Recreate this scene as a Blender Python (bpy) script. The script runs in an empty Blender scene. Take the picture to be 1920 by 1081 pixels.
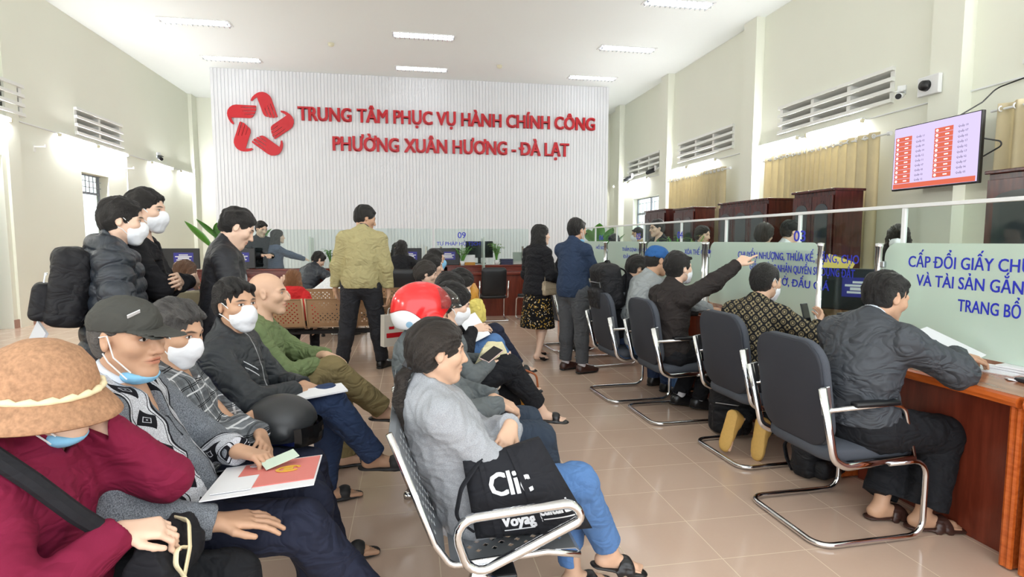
import bpy, bmesh, math, random
import numpy as np
import openvdb as vdb
from mathutils import Vector, Matrix
C = bpy.context.scene
PI = math.pi
# ---------------------------------------------------------------- camera, world, lights, exposure
FPX, YAW, PITCH, CAMH = 1060.0, math.atan(190/1060), math.atan(90.5/1060), 1.42
cd = bpy.data.cameras.new('camera'); cam = bpy.data.objects.new('camera', cd); C.collection.objects.link(cam)
cd.sensor_width = 36; cd.lens = 36*FPX/1920; cd.clip_start = .05
cam.location = (0, 0, CAMH); cam.rotation_euler = (PI/2-PITCH, 0, -YAW)
C.camera = cam
w = bpy.data.worlds.new('daylight'); C.world = w; w.use_nodes = True
bg = w.node_tree.nodes['Background']; bg.inputs[0].default_value = (.93, .97, 1, 1); bg.inputs[1].default_value = 1.9
C.view_settings.view_transform = 'Standard'; C.view_settings.look = 'None'
C.view_settings.gamma = 1; C.view_settings.use_curve_mapping = False
C.view_settings.exposure = 0.8
C.cycles.use_denoising = True
C.cycles.max_bounces = 7; C.cycles.diffuse_bounces = 4; C.cycles.glossy_bounces = 3
C.cycles.transparent_max_bounces = 12; C.cycles.transmission_bounces = 3
C.cycles.caustics_reflective = False; C.cycles.caustics_refractive = False
C.cycles.sample_clamp_indirect = 3
TUBE_E, TROFFER_E = 150.0, 9.0
WALL_L, WALL_R, BACK, CEIL, SLAT_Y, FRONT = -6.3, 6.72, 18.6, 5.65, 15.4, -3.2

# ---------------------------------------------------------------- helpers
def link(o):
    C.collection.objects.link(o); return o
def thing(name, label, cat, loc=(0, 0, 0), rz=0, group=None):
    o = link(bpy.data.objects.new(name, None)); o.location = loc; o.rotation_euler = (0, 0, rz)
    o.empty_display_size = .1
    tag(o, label, cat, group); return o
def tag(o, label, cat, group=None):
    o['label'] = label; o['category'] = cat
    if group: o['group'] = group
    return o
def obj(name, bm, m, parent=None, smooth=False, label=None):
    if isinstance(bm, bpy.types.Mesh): me = bm
    else:
        me = bpy.data.meshes.new(name); bm.normal_update(); bm.to_mesh(me); bm.free()
    if smooth: me.shade_smooth()
    if m is not None and not len(me.materials):
        for x in (m if isinstance(m, (list, tuple)) else [m]): me.materials.append(x)
    o = link(bpy.data.objects.new(name, me)); o.parent = parent
    if label: o['label'] = label
    return o
def struct(name, bm, m, parent=None, smooth=False):
    o = obj(name, bm, m, parent, smooth)
    if parent is None: o['kind'] = 'structure'
    return o
def dup(root, loc, rz, label=None, group=None):
    r = link(root.copy()); r.location = loc; r.rotation_euler = (0, 0, rz)
    if label: r['label'] = label
    if group: r['group'] = group
    for ch in list(root.children):
        c = link(ch.copy()); c.parent = r
        for g in list(ch.children):
            d = link(g.copy()); d.parent = c
    return r
def BM(): return bmesh.new()
def rotm(rx=0, ry=0, rz=0): return Matrix.Rotation(rz, 4, 'Z') @ Matrix.Rotation(ry, 4, 'Y') @ Matrix.Rotation(rx, 4, 'X')
def bx(bm, c, s, bev=0, R=None, seg=2):
    """box: centre, full size"""
    g = bmesh.ops.create_cube(bm, size=1)['verts']
    bmesh.ops.scale(bm, vec=s, verts=g)
    if bev:
        e = list({e for v in g for e in v.link_edges})
        r = bmesh.ops.bevel(bm, geom=e, offset=bev, segments=seg, affect='EDGES', profile=.5)
        g = list({v for f in r['faces'] for v in f.verts} | {v for v in g if v.is_valid})
    M = Matrix.Translation(c) @ (R if R is not None else Matrix.Identity(4))
    bmesh.ops.transform(bm, matrix=M, verts=g)
    return bm
def box(c, s, bev=0, R=None): return bx(BM(), c, s, bev, R)
def fillet(pts, r, n=5, closed=False):
    P = [Vector(p) for p in pts]; out = []
    N = len(P)
    for i, p in enumerate(P):
        if not closed and i in (0, N-1): out.append(p); continue
        a, b = P[i-1]-p, P[(i+1) % N]-p
        la, lb = a.length, b.length
        a.normalize(); b.normalize()
        ang = a.angle(b, PI)
        if ang > PI-.05: out.append(p); continue
        t = min(r/math.tan(ang/2), la*.48, lb*.48); rr = t*math.tan(ang/2)
        bis = (a+b).normalized(); c = p+bis*(rr/math.sin(ang/2))
        u = (p+a*t-c); v = (p+b*t-c); tot = u.angle(v)
        ax = u.cross(v).normalized()
        for k in range(n+1): out.append(c+Matrix.Rotation(tot*k/n, 3, ax) @ u)
    return out
def tube(bm, pts, r, seg=10, closed=False, fr=0, cap=True, flat=1.0, fn=5):
    """sweep a round section along a polyline; r may be a list"""
    P = fillet(pts, fr, fn, closed) if fr else [Vector(p) for p in pts]
    N = len(P); rr = r if isinstance(r, (list, tuple)) else [r]*N
    if len(rr) != N: rr = [rr[min(int(i*len(rr)/N), len(rr)-1)] for i in range(N)]
    up = None; rings = []
    for i, p in enumerate(P):
        if closed: t = (P[(i+1) % N]-P[i-1]).normalized()
        else: t = (P[min(i+1, N-1)]-P[max(i-1, 0)]).normalized()
        if up is None:
            up = Vector((0, 0, 1)) if abs(t.z) < .9 else Vector((0, 1, 0))
        up = (up-t*up.dot(t)); up = up.normalized() if up.length > 1e-6 else t.orthogonal().normalized()
        s = t.cross(up)
        rings.append([bm.verts.new(p+(up*math.cos(a)*flat+s*math.sin(a))*rr[i]) for a in [2*PI*k/seg for k in range(seg)]])
    M = N if closed else N-1
    for i in range(M):
        a, b = rings[i], rings[(i+1) % N]
        if closed and i == N-1:   # match the twist of the closing ring
            k0 = min(range(seg), key=lambda k: (a[0].co-b[k].co).length); b = b[k0:]+b[:k0]
        for k in range(seg): bm.faces.new((a[k], a[(k+1) % seg], b[(k+1) % seg], b[k]))
    if cap and not closed:
        bm.faces.new(rings[0][::-1]); bm.faces.new(rings[-1])
    bmesh.ops.recalc_face_normals(bm, faces=bm.faces[:])
    return bm
def lathe(bm, prof, seg=20, c=(0, 0, 0), R=None):
    """(r, z) profile spun round z"""
    M = Matrix.Translation(c) @ (R if R is not None else Matrix.Identity(4)); rings = []
    for r, z in prof:
        rings.append([bm.verts.new(M @ Vector((max(r, 1e-4)*math.cos(2*PI*k/seg), max(r, 1e-4)*math.sin(2*PI*k/seg), z))) for k in range(seg)])
    for a, b in zip(rings, rings[1:]):
        for k in range(seg): bm.faces.new((a[k], a[(k+1) % seg], b[(k+1) % seg], b[k]))
    bm.faces.new(rings[0][::-1]); bm.faces.new(rings[-1])
    bmesh.ops.recalc_face_normals(bm, faces=bm.faces[:])
    return bm
def prism(bm, poly, z0, z1, M=None):
    """closed 2-D outline extruded from z0 to z1, then placed by M"""
    M = M if M is not None else Matrix.Identity(4)
    a = [bm.verts.new(M @ Vector((x, y, z0))) for x, y in poly]; b = [bm.verts.new(M @ Vector((x, y, z1))) for x, y in poly]
    n = len(poly)
    fs = [bm.faces.new(a[::-1]), bm.faces.new(b)]
    for i in range(n): fs.append(bm.faces.new((a[i], a[(i+1) % n], b[(i+1) % n], b[i])))
    bmesh.ops.recalc_face_normals(bm, faces=fs)
    return bm
def rrect(w, h, r, n=5, corners=(1, 1, 1, 1)):
    """rounded rectangle outline centred on 0 (corner order: ++, -+, --, +-)"""
    out = []
    for i, (sx, sy, a0) in enumerate(((1, 1, 0), (-1, 1, 90), (-1, -1, 180), (1, -1, 270))):
        rr = r*corners[i]
        if rr < 1e-5: out.append((sx*w/2, sy*h/2)); continue
        for k in range(n+1):
            a = math.radians(a0+90*k/n); out.append((sx*(w/2-rr)+rr*math.cos(a), sy*(h/2-rr)+rr*math.sin(a)))
    return out
def plate(bm, w, h, t, r, M, bev=0, corners=(1, 1, 1, 1), n=5):
    return prism(bm, rrect(w, h, r, n, corners), -t/2, t/2, M)
FACE_Y = Matrix(((1, 0, 0, 0), (0, 0, 1, 0), (0, 1, 0, 0), (0, 0, 0, 1)))   # x->x, y->z : a sheet standing along x
def stand_x(c): return Matrix.Translation(c) @ Matrix.Rotation(PI/2, 4, 'X')            # outline x along +X, y along +Z
def stand_y(c): return Matrix.Translation(c) @ Matrix.Rotation(-PI/2, 4, 'Z') @ Matrix.Rotation(PI/2, 4, 'X')   # outline x along -Y, y along +Z, faces -X
_sub = dict(zip('ƠỜỞỢỚĐ', 'OÒỎỌÓD'))
def _width(body):
    me = raw_text(body+'|', 1, 0, 'LEFT', 1, 0); q = np.empty(len(me.vertices)*3); me.vertices.foreach_get('co', q); bpy.data.meshes.remove(me); return q[::3].max()-.16
def text_mesh(body, size, M, ext=.002, bold=0, xs=1.0, align='CENTER', res=3, shear=0):
    """lettering as a mesh; the horned O and barred D are the plain letter with the horn or bar set on it"""
    plain = ''.join(_sub.get(c, c) for c in body)
    me = raw_text(plain, size, ext, align, res, shear)
    marks = [i for i, c in enumerate(body) if c in _sub]
    if marks:
        bm = BM(); bm.from_mesh(me); q = [v.co.x for v in bm.verts]; x0 = min(q) if align != 'LEFT' else 0
        for i in marks:
            a, b = (_width(plain[:i]) if i else 0)*size, _width(plain[:i+1])*size
            if align != 'LEFT': a, b = a+x0-.08*size*0, b+x0
            if body[i] == 'Đ': bx(bm, (a+.10*size, .36*size, 0), (.30*size, .075*size, 2*ext*.98))
            else: prism(bm, [(b-.20*size, .60*size), (b-.10*size, .64*size), (b-.075*size, .70*size), (b-.09*size, .78*size), (b-.005*size, .78*size), (b+.01*size, .69*size), (b-.05*size, .58*size), (b-.16*size, .53*size)], -ext*.98, ext*.98)
        bm.to_mesh(me); bm.free()
    return finish_text(me, M, bold, xs)
def raw_text(body, size, ext, align, res, shear):
    cu = bpy.data.curves.new('t', 'FONT'); cu.body = body; cu.size = size; cu.extrude = ext
    cu.align_x = align; cu.resolution_u = res; cu.space_line = 1.0; cu.shear = shear
    o = bpy.data.objects.new('t', cu); C.collection.objects.link(o)
    me = bpy.data.meshes.new_from_object(o.evaluated_get(bpy.context.evaluated_depsgraph_get()))
    bpy.data.objects.remove(o); bpy.data.curves.remove(cu)
    me.materials.clear(); return me
def finish_text(me, M, bold, xs):
    if bold:   # heavier strokes: the same glyph laid twice, a stroke's share apart
        b2 = BM()
        for dx, dy in ((-bold, -bold*.5), (bold, bold*.5), (-bold, bold*.5), (bold, -bold*.5)):
            m2 = me.copy(); m2.transform(Matrix.Translation((dx, dy, abs(dx+dy)*.002+dx*.001))); b2.from_mesh(m2); bpy.data.meshes.remove(m2)
        b2.to_mesh(me); b2.free()
    me.transform(M @ Matrix.Diagonal((xs, 1, 1, 1)))
    return me
def join_meshes(ms):
    bm = BM()
    for m in ms: bm.from_mesh(m); bpy.data.meshes.remove(m)
    return bm

# ---------------------------------------------------------------- materials
def srgb(*c):
    """0-255 display colour to linear"""
    return tuple((x/255/12.92 if x/255 <= .04045 else ((x/255+.055)/1.055)**2.4) for x in c)
class NT:
    def __init__(s, name):
        s.m = bpy.data.materials.new(name); s.m.use_nodes = True; s.t = s.m.node_tree; s.t.nodes.clear()
        s.out = s.t.nodes.new('ShaderNodeOutputMaterial')
    def n(s, typ, ins=None, **at):
        x = s.t.nodes.new('ShaderNode'+typ)
        for k, v in at.items(): setattr(x, k, v)
        for k, v in (ins or {}).items(): s.set(x.inputs[k], v)
        return x
    def set(s, i, v):
        if isinstance(v, bpy.types.NodeSocket): s.t.links.new(v, i)
        elif isinstance(v, bpy.types.Node): s.t.links.new(v.outputs[0], i)
        elif isinstance(v, (tuple, list)) and len(v) == 3 and i.type == 'RGBA': i.default_value = (*v, 1)
        else: i.default_value = v
    def math(s, op, a, b=0.0, c=0.0, clamp=False):
        x = s.t.nodes.new('ShaderNodeMath'); x.operation = op; x.use_clamp = clamp
        for i, v in enumerate((a, b, c)): s.set(x.inputs[i], v)
        return x.outputs[0]
    def mix(s, f, a, b):
        x = s.t.nodes.new('ShaderNodeMix'); x.data_type = 'RGBA'
        s.set(x.inputs[0], f); s.set(x.inputs[6], a); s.set(x.inputs[7], b); return x.outputs[2]
    def attr(s, name):
        x = s.n('Attribute', attribute_name=name); sp = s.n('SeparateXYZ', {0: x.outputs['Vector']})
        return x.outputs['Vector'], sp.outputs[0], sp.outputs[1], sp.outputs[2]
    def lt(s, a, b): return s.math('LESS_THAN', a, b)
    def gt(s, a, b): return s.math('GREATER_THAN', a, b)
    def band(s, a, lo, hi): return s.math('MULTIPLY', s.gt(a, lo), s.lt(a, hi))
    def noise(s, scale, vec=None, detail=3, rough=.55):
        return s.n('TexNoise', {'Scale': scale, 'Detail': detail, 'Roughness': rough, **({'Vector': vec} if vec is not None else {})}).outputs[0]
    def bsdf(s, col, rough=.6, metal=0, bump=None, bstr=.3, bdist=.01, spec=.5, **kw):
        b = s.n('BsdfPrincipled', {'Base Color': col, 'Roughness': rough, 'Metallic': metal, 'Specular IOR Level': spec, **kw})
        if bump is not None:
            bn = s.n('Bump', {'Strength': bstr, 'Distance': bdist, 'Height': bump}); s.t.links.new(bn.outputs[0], b.inputs['Normal'])
        s.t.links.new(b.outputs[0], s.out.inputs[0]); s.b = b
        return s.m
_mats = {}
def flat(name, col, rough=.5, metal=0, nscale=0, namt=.12, bstr=.15, spec=.5, **kw):
    """plain procedural surface: colour with a little noise and bump of its own"""
    key = (name,)
    if key in _mats: return _mats[key]
    t = NT(name)
    c = srgb(*col)
    if nscale:
        co = t.n('TexCoord').outputs['Object']
        nz = t.noise(nscale, co)
        d = tuple(x*(1-namt) for x in c); l = tuple(min(1, x*(1+namt)) for x in c)
        m = t.bsdf(t.mix(nz, d, l), rough, metal, nz, bstr, .004, spec, **kw)
    else: m = t.bsdf(c, rough, metal, spec=spec, **kw)
    _mats[key] = m; return m
def emis(name, col, e):
    t = NT(name); x = t.n('Emission', {0: srgb(*col), 1: e}); t.t.links.new(x.outputs[0], t.out.inputs[0]); return t.m
def wrinkled(t, b, f, bstr, wr, co):
    """weave bump over slow crumple bump"""
    mp = t.n('Mapping', {'Vector': co, 'Scale': (1, 1, 1.6)})
    w_ = t.n('TexNoise', {'Scale': 7.5, 'Detail': 2.0, 'Roughness': .45, 'Distortion': 1.1, 'Vector': mp.outputs[0]}).outputs[0]
    rid = t.math('ABSOLUTE', t.math('SUBTRACT', w_, .5))
    b1 = t.n('Bump', {'Strength': wr, 'Distance': .13, 'Height': rid}); b2 = t.n('Bump', {'Strength': bstr, 'Distance': .002, 'Height': f, 'Normal': b1.outputs[0]})
    t.t.links.new(b2.outputs[0], b.inputs['Normal'])
def fabric(name, col, rough=.85, weave=900, amt=.18, bstr=.25, big=.12, spec=.25, wr=0):
    """cloth: fine weave plus slow tone change"""
    t = NT(name); co = t.n('TexCoord').outputs['Object']; c = srgb(*col)
    f = t.noise(weave, co, 2); g = t.noise(7, co, 3)
    k = t.math('MULTIPLY_ADD', f, 2*amt, t.math('MULTIPLY_ADD', g, 2*big, 1-amt-big))
    col2 = t.n('VectorMath', {0: c, 1: (1, 1, 1)}, operation='SCALE'); t.set(col2.inputs['Scale'], k)
    m = t.bsdf(col2.outputs[0], rough, 0, f, bstr, .002, spec)
    if wr: wrinkled(t, t.b, f, bstr, wr, co)
    return m
def wood(name, c1, c2, scale=3, rough=.28, axis=0):
    t = NT(name); co = t.n('TexCoord').outputs['Object']
    mp = t.n('Mapping', {'Vector': co, 'Scale': [(1, 9, 9), (9, 1, 9), (9, 9, 1)][axis]})
    nz = t.noise(scale, mp.outputs[0], 5, .6)
    r = t.n('ValToRGB', {0: nz}); r.color_ramp.elements[0].position = .35; r.color_ramp.elements[1].position = .68
    r.color_ramp.elements[0].color = (*srgb(*c1), 1); r.color_ramp.elements[1].color = (*srgb(*c2), 1)
    return t.bsdf(r.outputs[0], rough, 0, nz, .05, .002)
def glass_mat(name, tint, body, rough=.02, refl=1.0):
    """sheet glazing: clear share lets light straight through, body share is the frosted white"""
    t = NT(name)
    tr = t.n('BsdfTransparent', {0: srgb(*tint)})
    last = tr
    if body:
        co = t.n('TexCoord').outputs['Object']
        df = t.n('BsdfDiffuse', {0: srgb(236, 246, 240)}); tl = t.n('BsdfTranslucent', {0: srgb(236, 246, 240)})
        a = t.n('MixShader', {0: .55, 1: df, 2: tl}); last = t.n('MixShader', {0: body, 1: tr, 2: a})
    lw = t.n('LayerWeight', {0: .5}); gl = t.n('BsdfGlossy', {'Roughness': rough})   # same share from either face of the sheet
    f5 = t.math('MULTIPLY_ADD', t.math('POWER', lw.outputs['Facing'], 5.0), .9, .035)
    x = t.n('MixShader', {0: t.math('MULTIPLY', f5, refl), 1: last, 2: gl})
    t.t.links.new(x.outputs[0], t.out.inputs[0]); return t.m

M_wall = flat('wall_paint', (240, 242, 228), .75, nscale=1.1, namt=.015, bstr=.02)
M_ceil = flat('ceiling_paint', (242, 247, 246), .85, nscale=.9, namt=.01, bstr=.01)
M_white = flat('white_paint', (236, 238, 238), .5)
M_plaster = flat('white_plaster', (240, 241, 236), .6)
M_chrome = flat('chrome', (226, 228, 230), .1, 1)
M_steel = flat('brushed_steel', (190, 194, 198), .28, 1)
M_black = flat('black_plastic', (22, 23, 26), .4)
M_dark = flat('dark_plastic', (38, 40, 46), .55, nscale=500, namt=.1)
M_paper = flat('paper', (240, 241, 244), .8)
M_blue_ink = flat('blue_lettering', (32, 44, 190), .45)
M_red = flat('red_acrylic', (196, 22, 36), .35)
M_glass = glass_mat('clear_acrylic', (240, 246, 244), 0, .03, .35)
M_frost = glass_mat('frosted_glass', (222, 236, 228), .66, .12)
M_visor = glass_mat('visor_plastic', (205, 205, 205), .05, .05)
M_wood = wood('red_brown_wood', (92, 34, 24), (134, 58, 40), 3, .25, 0)
M_woodz = wood('red_brown_veneer', (98, 40, 26), (128, 58, 40), 2.5, .3, 2)
M_edge = wood('orange_wood_edge', (168, 76, 28), (206, 108, 48), 4, .2, 1)
M_top = wood('worktop_wood', (150, 92, 64), (176, 118, 88), 2, .18, 1)
M_cab = wood('dark_cabinet_wood', (54, 22, 20), (86, 38, 32), 3, .22, 2)
M_leaf = flat('green_leaf', (96, 158, 60), .35, nscale=6, namt=.35, bstr=.1)
M_leafd = flat('pale_leaf', (150, 186, 96), .45, nscale=9, namt=.3)
M_labelblue = flat('blue_sign_card', (44, 44, 140), .4)
M_screen_off = flat('monitor_back', (20, 21, 24), .35)
# ---------------------------------------------------------------- the room
def tile_floor():
    t = NT('floor_tiles'); co = t.n('TexCoord').outputs['Object']
    mp = t.n('Mapping', {'Vector': co, 'Location': (-1.355, -2.215, 0)})
    br = t.n('TexBrick', {'Vector': mp.outputs[0], 'Color1': (.0, .0, .0), 'Color2': (1, 1, 1), 'Mortar': (.5, .5, .5), 'Scale': 1, 'Mortar Size': .0022,
        'Mortar Smooth': .1, 'Bias': 0, 'Brick Width': .416, 'Row Height': .345}, offset=0, squash=1)
    nz = t.noise(3.5, co, 4); n2 = t.noise(60, co, 2)
    a = t.mix(br.outputs[0], srgb(206, 177, 157), srgb(211, 183, 163))
    b = t.mix(nz, a, srgb(215, 190, 171))
    c = t.mix(t.math('MULTIPLY', n2, .15), b, srgb(194, 163, 143))
    col = t.mix(br.outputs['Fac'], c, srgb(226, 208, 184))
    rg = t.math('MULTIPLY_ADD', br.outputs['Fac'], .5, t.math('MULTIPLY_ADD', nz, .06, .10))
    return t.bsdf(col, rg, 0, t.math('SUBTRACT', 1, br.outputs['Fac']), .25, .001, .4)
W = WALL_R-WALL_L; XC = (WALL_R+WALL_L)/2
struct('floor', box((XC, (BACK+FRONT)/2, -.05), (W+3, BACK-FRONT+.6, .1)), tile_floor())
struct('ceiling', box((XC, (BACK+FRONT)/2, CEIL+.06), (W+.6, BACK-FRONT+.6, .12)), M_ceil)
def wall_with_holes(x0, x1, span, zmax, holes):
    """wall slab between planes x0..x1 running along y; holes = (y0, y1, z0, z1)"""
    bm = BM()
    ys = sorted({span[0], span[1], *[h[0] for h in holes], *[h[1] for h in holes]})
    for a, b in zip(ys, ys[1:]):
        if b-a < 1e-4: continue
        cuts = sorted([(h[2], h[3]) for h in holes if h[0] <= a+1e-5 and h[1] >= b-1e-5]); z = 0
        for c0, c1 in cuts+[(zmax, zmax)]:
            if c0-z > 1e-4: bx(bm, ((x0+x1)/2, (a+b)/2, (z+c0)/2), (x1-x0, b-a, c0-z))
            z = max(z, c1)
    bmesh.ops.remove_doubles(bm, verts=bm.verts[:], dist=1e-4)
    return bm
VR = [(5.28-2.3, 5.28), (7.10, 9.53), (11.1, 13.5), (14.65, 16.86)]; VL = [(8.65, 10.82), (12.40, 14.1)]
VZ0, VZ1 = 3.36, 3.80
winR = [(14.56, 16.5, 1.0, 2.66)]; winL = [(12.5, 13.5, 1.0, 2.75)]; doorL = (9.2, 10.3, 0, 2.75)
struct('wall_right', wall_with_holes(WALL_R, WALL_R+.25, (FRONT, BACK), CEIL, [(a, b, VZ0, VZ1) for a, b in VR]+winR), M_wall)
struct('wall_left', wall_with_holes(WALL_L-.25, WALL_L, (FRONT, BACK), CEIL, [(a, b, VZ0+.1, VZ1+.12) for a, b in VL]+winL+[doorL]), M_wall)
struct('wall_back', box((XC, BACK+.1, CEIL/2), (W+.5, .2, CEIL)), M_wall)
def vent(n, x, y0, y1, z0, z1, sgn):
    """louvred opening: white frame, mullions and sloped concrete blades; the gaps look onto a plaster void"""
    bm = BM(); d = .30
    for k in range(4):
        z = z0+(z1-z0)*k/3
        bx(bm, (x+sgn*.09, (y0+y1)/2, z), (d, y1-y0+.08, .055), 0, rotm(ry=sgn*.12))
    nm = 3 if y1-y0 > 2 else 2
    for k in range(nm+1): bx(bm, (x+sgn*.10, y0+(y1-y0)*k/nm, (z0+z1)/2), (.22, .075, z1-z0+.06))
    o = struct('trim_vent_%d' % n, bm, M_plaster)
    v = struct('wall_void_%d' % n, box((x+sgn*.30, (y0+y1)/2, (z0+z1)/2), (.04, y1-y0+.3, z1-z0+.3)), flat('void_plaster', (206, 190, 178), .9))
for i, (a, b) in enumerate(VR): vent(i+1, WALL_R, a, b, VZ0, VZ1, 1)
for i, (a, b) in enumerate(VL): vent(i+5, WALL_L, a, b, VZ0+.1, VZ1+.12, -1)
# pilasters
for i, y in enumerate((6.0, 10.2, 13.95, 17.35)):
    struct('trim_%d' % (i+1), box((WALL_R-.09, y+.14, CEIL/2), (.18, .42, CEIL)), M_wall)
for i, y in enumerate((10.9, 18.3)):
    struct('trim_%d' % (i+5), box((WALL_L+.05, y+.12, CEIL/2), (.1, .42, CEIL)) if i else box((WALL_L+.02, 10.55, CEIL/2), (.04, .3, CEIL)), M_wall)
bm = BM(); bx(bm, (WALL_L+.012, (10.3+BACK)/2, .07), (.024, BACK-10.3, .14)); struct('baseboard_left', bm, flat('baseboard_tile', (176, 138, 122), .35))
bm = BM(); bx(bm, (WALL_L+.012, (FRONT+9.2)/2, .07), (.024, 9.2-FRONT, .14)); struct('baseboard_left_front', bm, flat('baseboard_tile', (176, 138, 122), .35))
# slatted feature wall
bm = BM(); x0, x1 = -4.80, 5.50; bx(bm, ((x0+x1)/2, SLAT_Y+.16, CEIL/2), (x1-x0, .30, CEIL))
n = int((x1-x0)/.084)
for k in range(n):
    x = x0+(k+.5)*(x1-x0)/n
    bx(bm, (x, SLAT_Y+.004, CEIL/2), (.066, .022, CEIL-.004))
struct('wall_center', bm, flat('white_slat_panel', (232, 234, 238), .45))
# left door and left window
bm = BM(); bx(bm, (WALL_L-.28, 9.72, 1.1), (.05, .98, 2.2)); dl = struct('door_1', bm, flat('grey_blue_door', (150, 162, 170), .4))
bm = BM()
for z in (.45, 1.35): bx(bm, (WALL_L-.25, 9.72, z), (.02, .7, .62), .01)
obj('door_panel', bm, flat('grey_blue_door', (150, 162, 170), .4), dl)
bm = BM(); bx(bm, (WALL_L-.25, 9.72, 2.25), (.05, 1.05, .06)); bx(bm, (WALL_L-.25, 10.24, 1.37), (.05, .06, 2.75)); bx(bm, (WALL_L-.25, 9.23, 1.37), (.05, .06, 2.75))
obj('door_frame', bm, flat('grey_blue_door', (150, 162, 170), .4), dl)
M_grille = flat('grey_grille', (150, 156, 168), .4, .3)
def grille_window(name, x, y0, y1, z0, z1, zg, sg, low=True):
    bm = BM(); t = .03
    for z in (z0, zg, z1): bx(bm, (x, (y0+y1)/2, z), (.04, y1-y0, t*1.6))
    for y in (y0, (y0+y1)/2, y1):
        if low or y != (y0+y1)/2: bx(bm, (x, y, (z0+z1)/2), (.04, t*1.6, z1-z0))
    o = struct(name, bm, M_grille)
    bm = BM()
    nb = 7; zb = z0 if low else zg
    for k in range(1, nb): bx(bm, (x+sg*.04, y0+(y1-y0)*k/nb, (zb+z1)/2), (.012, .014, z1-zb))
    for z in np.arange(zb+.12, z1, .28 if low else .12): bx(bm, (x+sg*.04, (y0+y1)/2, z), (.012, y1-y0, .014))
    obj('window_grille', bm, M_grille, o)
    obj('window_pane', box((x, (y0+y1)/2, (z0+z1)/2), (.006, y1-y0, z1-z0)), M_glass, o)
    return o
grille_window('window_1', WALL_L-.2, 12.5, 13.5, 1.0, 2.75, 2.38, 1, False)
grille_window('window_2', WALL_R+.16, 14.56, 16.5, 1.0, 2.66, 2.2, 1)
# yard wall outside the left openings
struct('wall_outside', box((WALL_L-2.6, 11, 1.7), (.2, 11, 3.6)), flat('cream_outside', (236, 206, 176), .8))
struct('shade_slab_outside', box((WALL_L-1.5, 11, 3.6), (2.5, 11, .12)), M_plaster)  # unseen slab added overhead to shade the yard wall
struct('floor_outside', box((WALL_L-1.4, 11, -.06), (2.4, 11, .1)), flat('cream_outside', (236, 206, 176), .8))
# ---------------------------------------------------------------- ceiling lights
M_tube = emis('tube_glow', (255, 255, 255), TUBE_E); M_troff = emis('troffer_tube_glow', (250, 252, 255), TROFFER_E)
M_mirror = flat('troffer_reflector', (205, 208, 212), .25, .9)
def troffer():
    t = thing('ceiling_light', '', 'ceiling light')
    w, d = 1.27, .32; bm = BM()
    for s in (-1, 1):
        bx(bm, (0, s*d/2, -.006), (w, .03, .012)); bx(bm, (s*w/2, 0, -.006), (.03, d, .012))
    obj('frame', bm, M_white, t)
    bm = BM(); bx(bm, (0, 0, -.001), (w, d, .002)); obj('reflector', bm, M_mirror, t)
    bm = BM()
    for k in range(13): bx(bm, (-w/2+w*(k+.5)/13, 0, -.022), (.014, d-.03, .04))
    bx(bm, (0, 0, -.022), (w, .016, .04)); obj('louvre', bm, M_mirror, t)
    for s in (-1, 1):
        bm = BM(); tube(bm, [(-w/2+.03, s*.075, -.012), (w/2-.03, s*.075, -.012)], .012, 8); obj('lamp', bm, M_troff, t)
    return t
troffs = [(x, y, lab) for x, y, lab in (
    (-4.05, 12.3, 'recessed louvred ceiling light at left, nearer one'), (-4.05, 14.6, 'recessed louvred ceiling light at left, next to slat wall top'),
    (.34, 12.3, 'recessed louvred ceiling light at centre, nearer one'), (.34, 14.6, 'recessed louvred ceiling light at centre above the sign wall'),
    (4.8, 12.3, 'recessed louvred ceiling light at right, middle of its row'), (4.75, 14.6, 'recessed louvred ceiling light at right, beside the slat wall corner'),
    (4.8, 9.85, 'recessed louvred ceiling light nearest the camera at upper right'))]
extra = [(-4.05, 9.85), (.34, 9.85), (-4.05, 7.4), (.34, 7.4), (4.8, 7.4), (-4.05, 4.8), (.34, 4.8), (4.8, 4.8), (-4.05, 2), (.34, 2), (4.8, 2), (.34, -1)]  # unseen ceiling lights, added because the hall needs their light
T0 = troffer(); T0.location = (troffs[0][0], troffs[0][1], CEIL); T0['label'] = troffs[0][2]; T0['group'] = 'ceiling lights'
for x, y, lab in troffs[1:]: dup(T0, (x, y, CEIL), 0, lab)
for x, y in extra: dup(T0, (x, y, CEIL), 0, 'unseen louvred ceiling light added overhead to light the hall')
# tube lights on the walls
def batten(name='tube_light'):
    t = thing(name, '', 'tube light')
    bm = BM(); bx(bm, (-.025, 0, .02), (.05, 1.22, .035), .006); obj('batten', bm, M_white, t)
    bm = BM(); tube(bm, [(-.05, -.58, -.02), (-.05, .58, -.02)], .015, 8); obj('lamp', bm, M_tube, t)
    for s in (-1, 1):
        bm = BM(); bx(bm, (-.045, s*.6, -.01), (.06, .04, .06), .008); obj('end_cap', bm, flat('cream_plastic', (226, 222, 196), .5), t)
    return t
ZL = 3.2; TL = batten()
tubesR = [(4.2, 'tube light on right wall above the near curtain'), (7.5+.65, 'tube light on right wall left of the white bullet camera'), (9.6, 'tube light on right wall above the long curtain, left end'),
          (12.3, 'tube light on right wall above the second curtain, nearer end'), (13.3+.35, 'tube light on right wall above the second curtain, far end'),
          (16.0, 'tube light on right wall above the barred window'), (17.0+.45, 'tube light on right wall nearest the slat wall')]
for i, (y, lab) in enumerate(tubesR):
    if i == 0: TL.location = (WALL_R-.02, y, ZL); TL['label'] = lab; TL['group'] = 'wall tube lights'
    else: dup(TL, (WALL_R-.02-(.0), y, ZL), 0, lab)
tubesL = [(9.85, 'tube light on left wall below the left louvred vent at the frame edge'), (12.35, 'tube light on left wall below the second vent, nearer one'), (13.65, 'tube light on left wall below the second vent, farther one'),
          (16.1, 'tube light on left wall beside the small camera'), (17.9, 'tube light on left wall in the far corner')]
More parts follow.
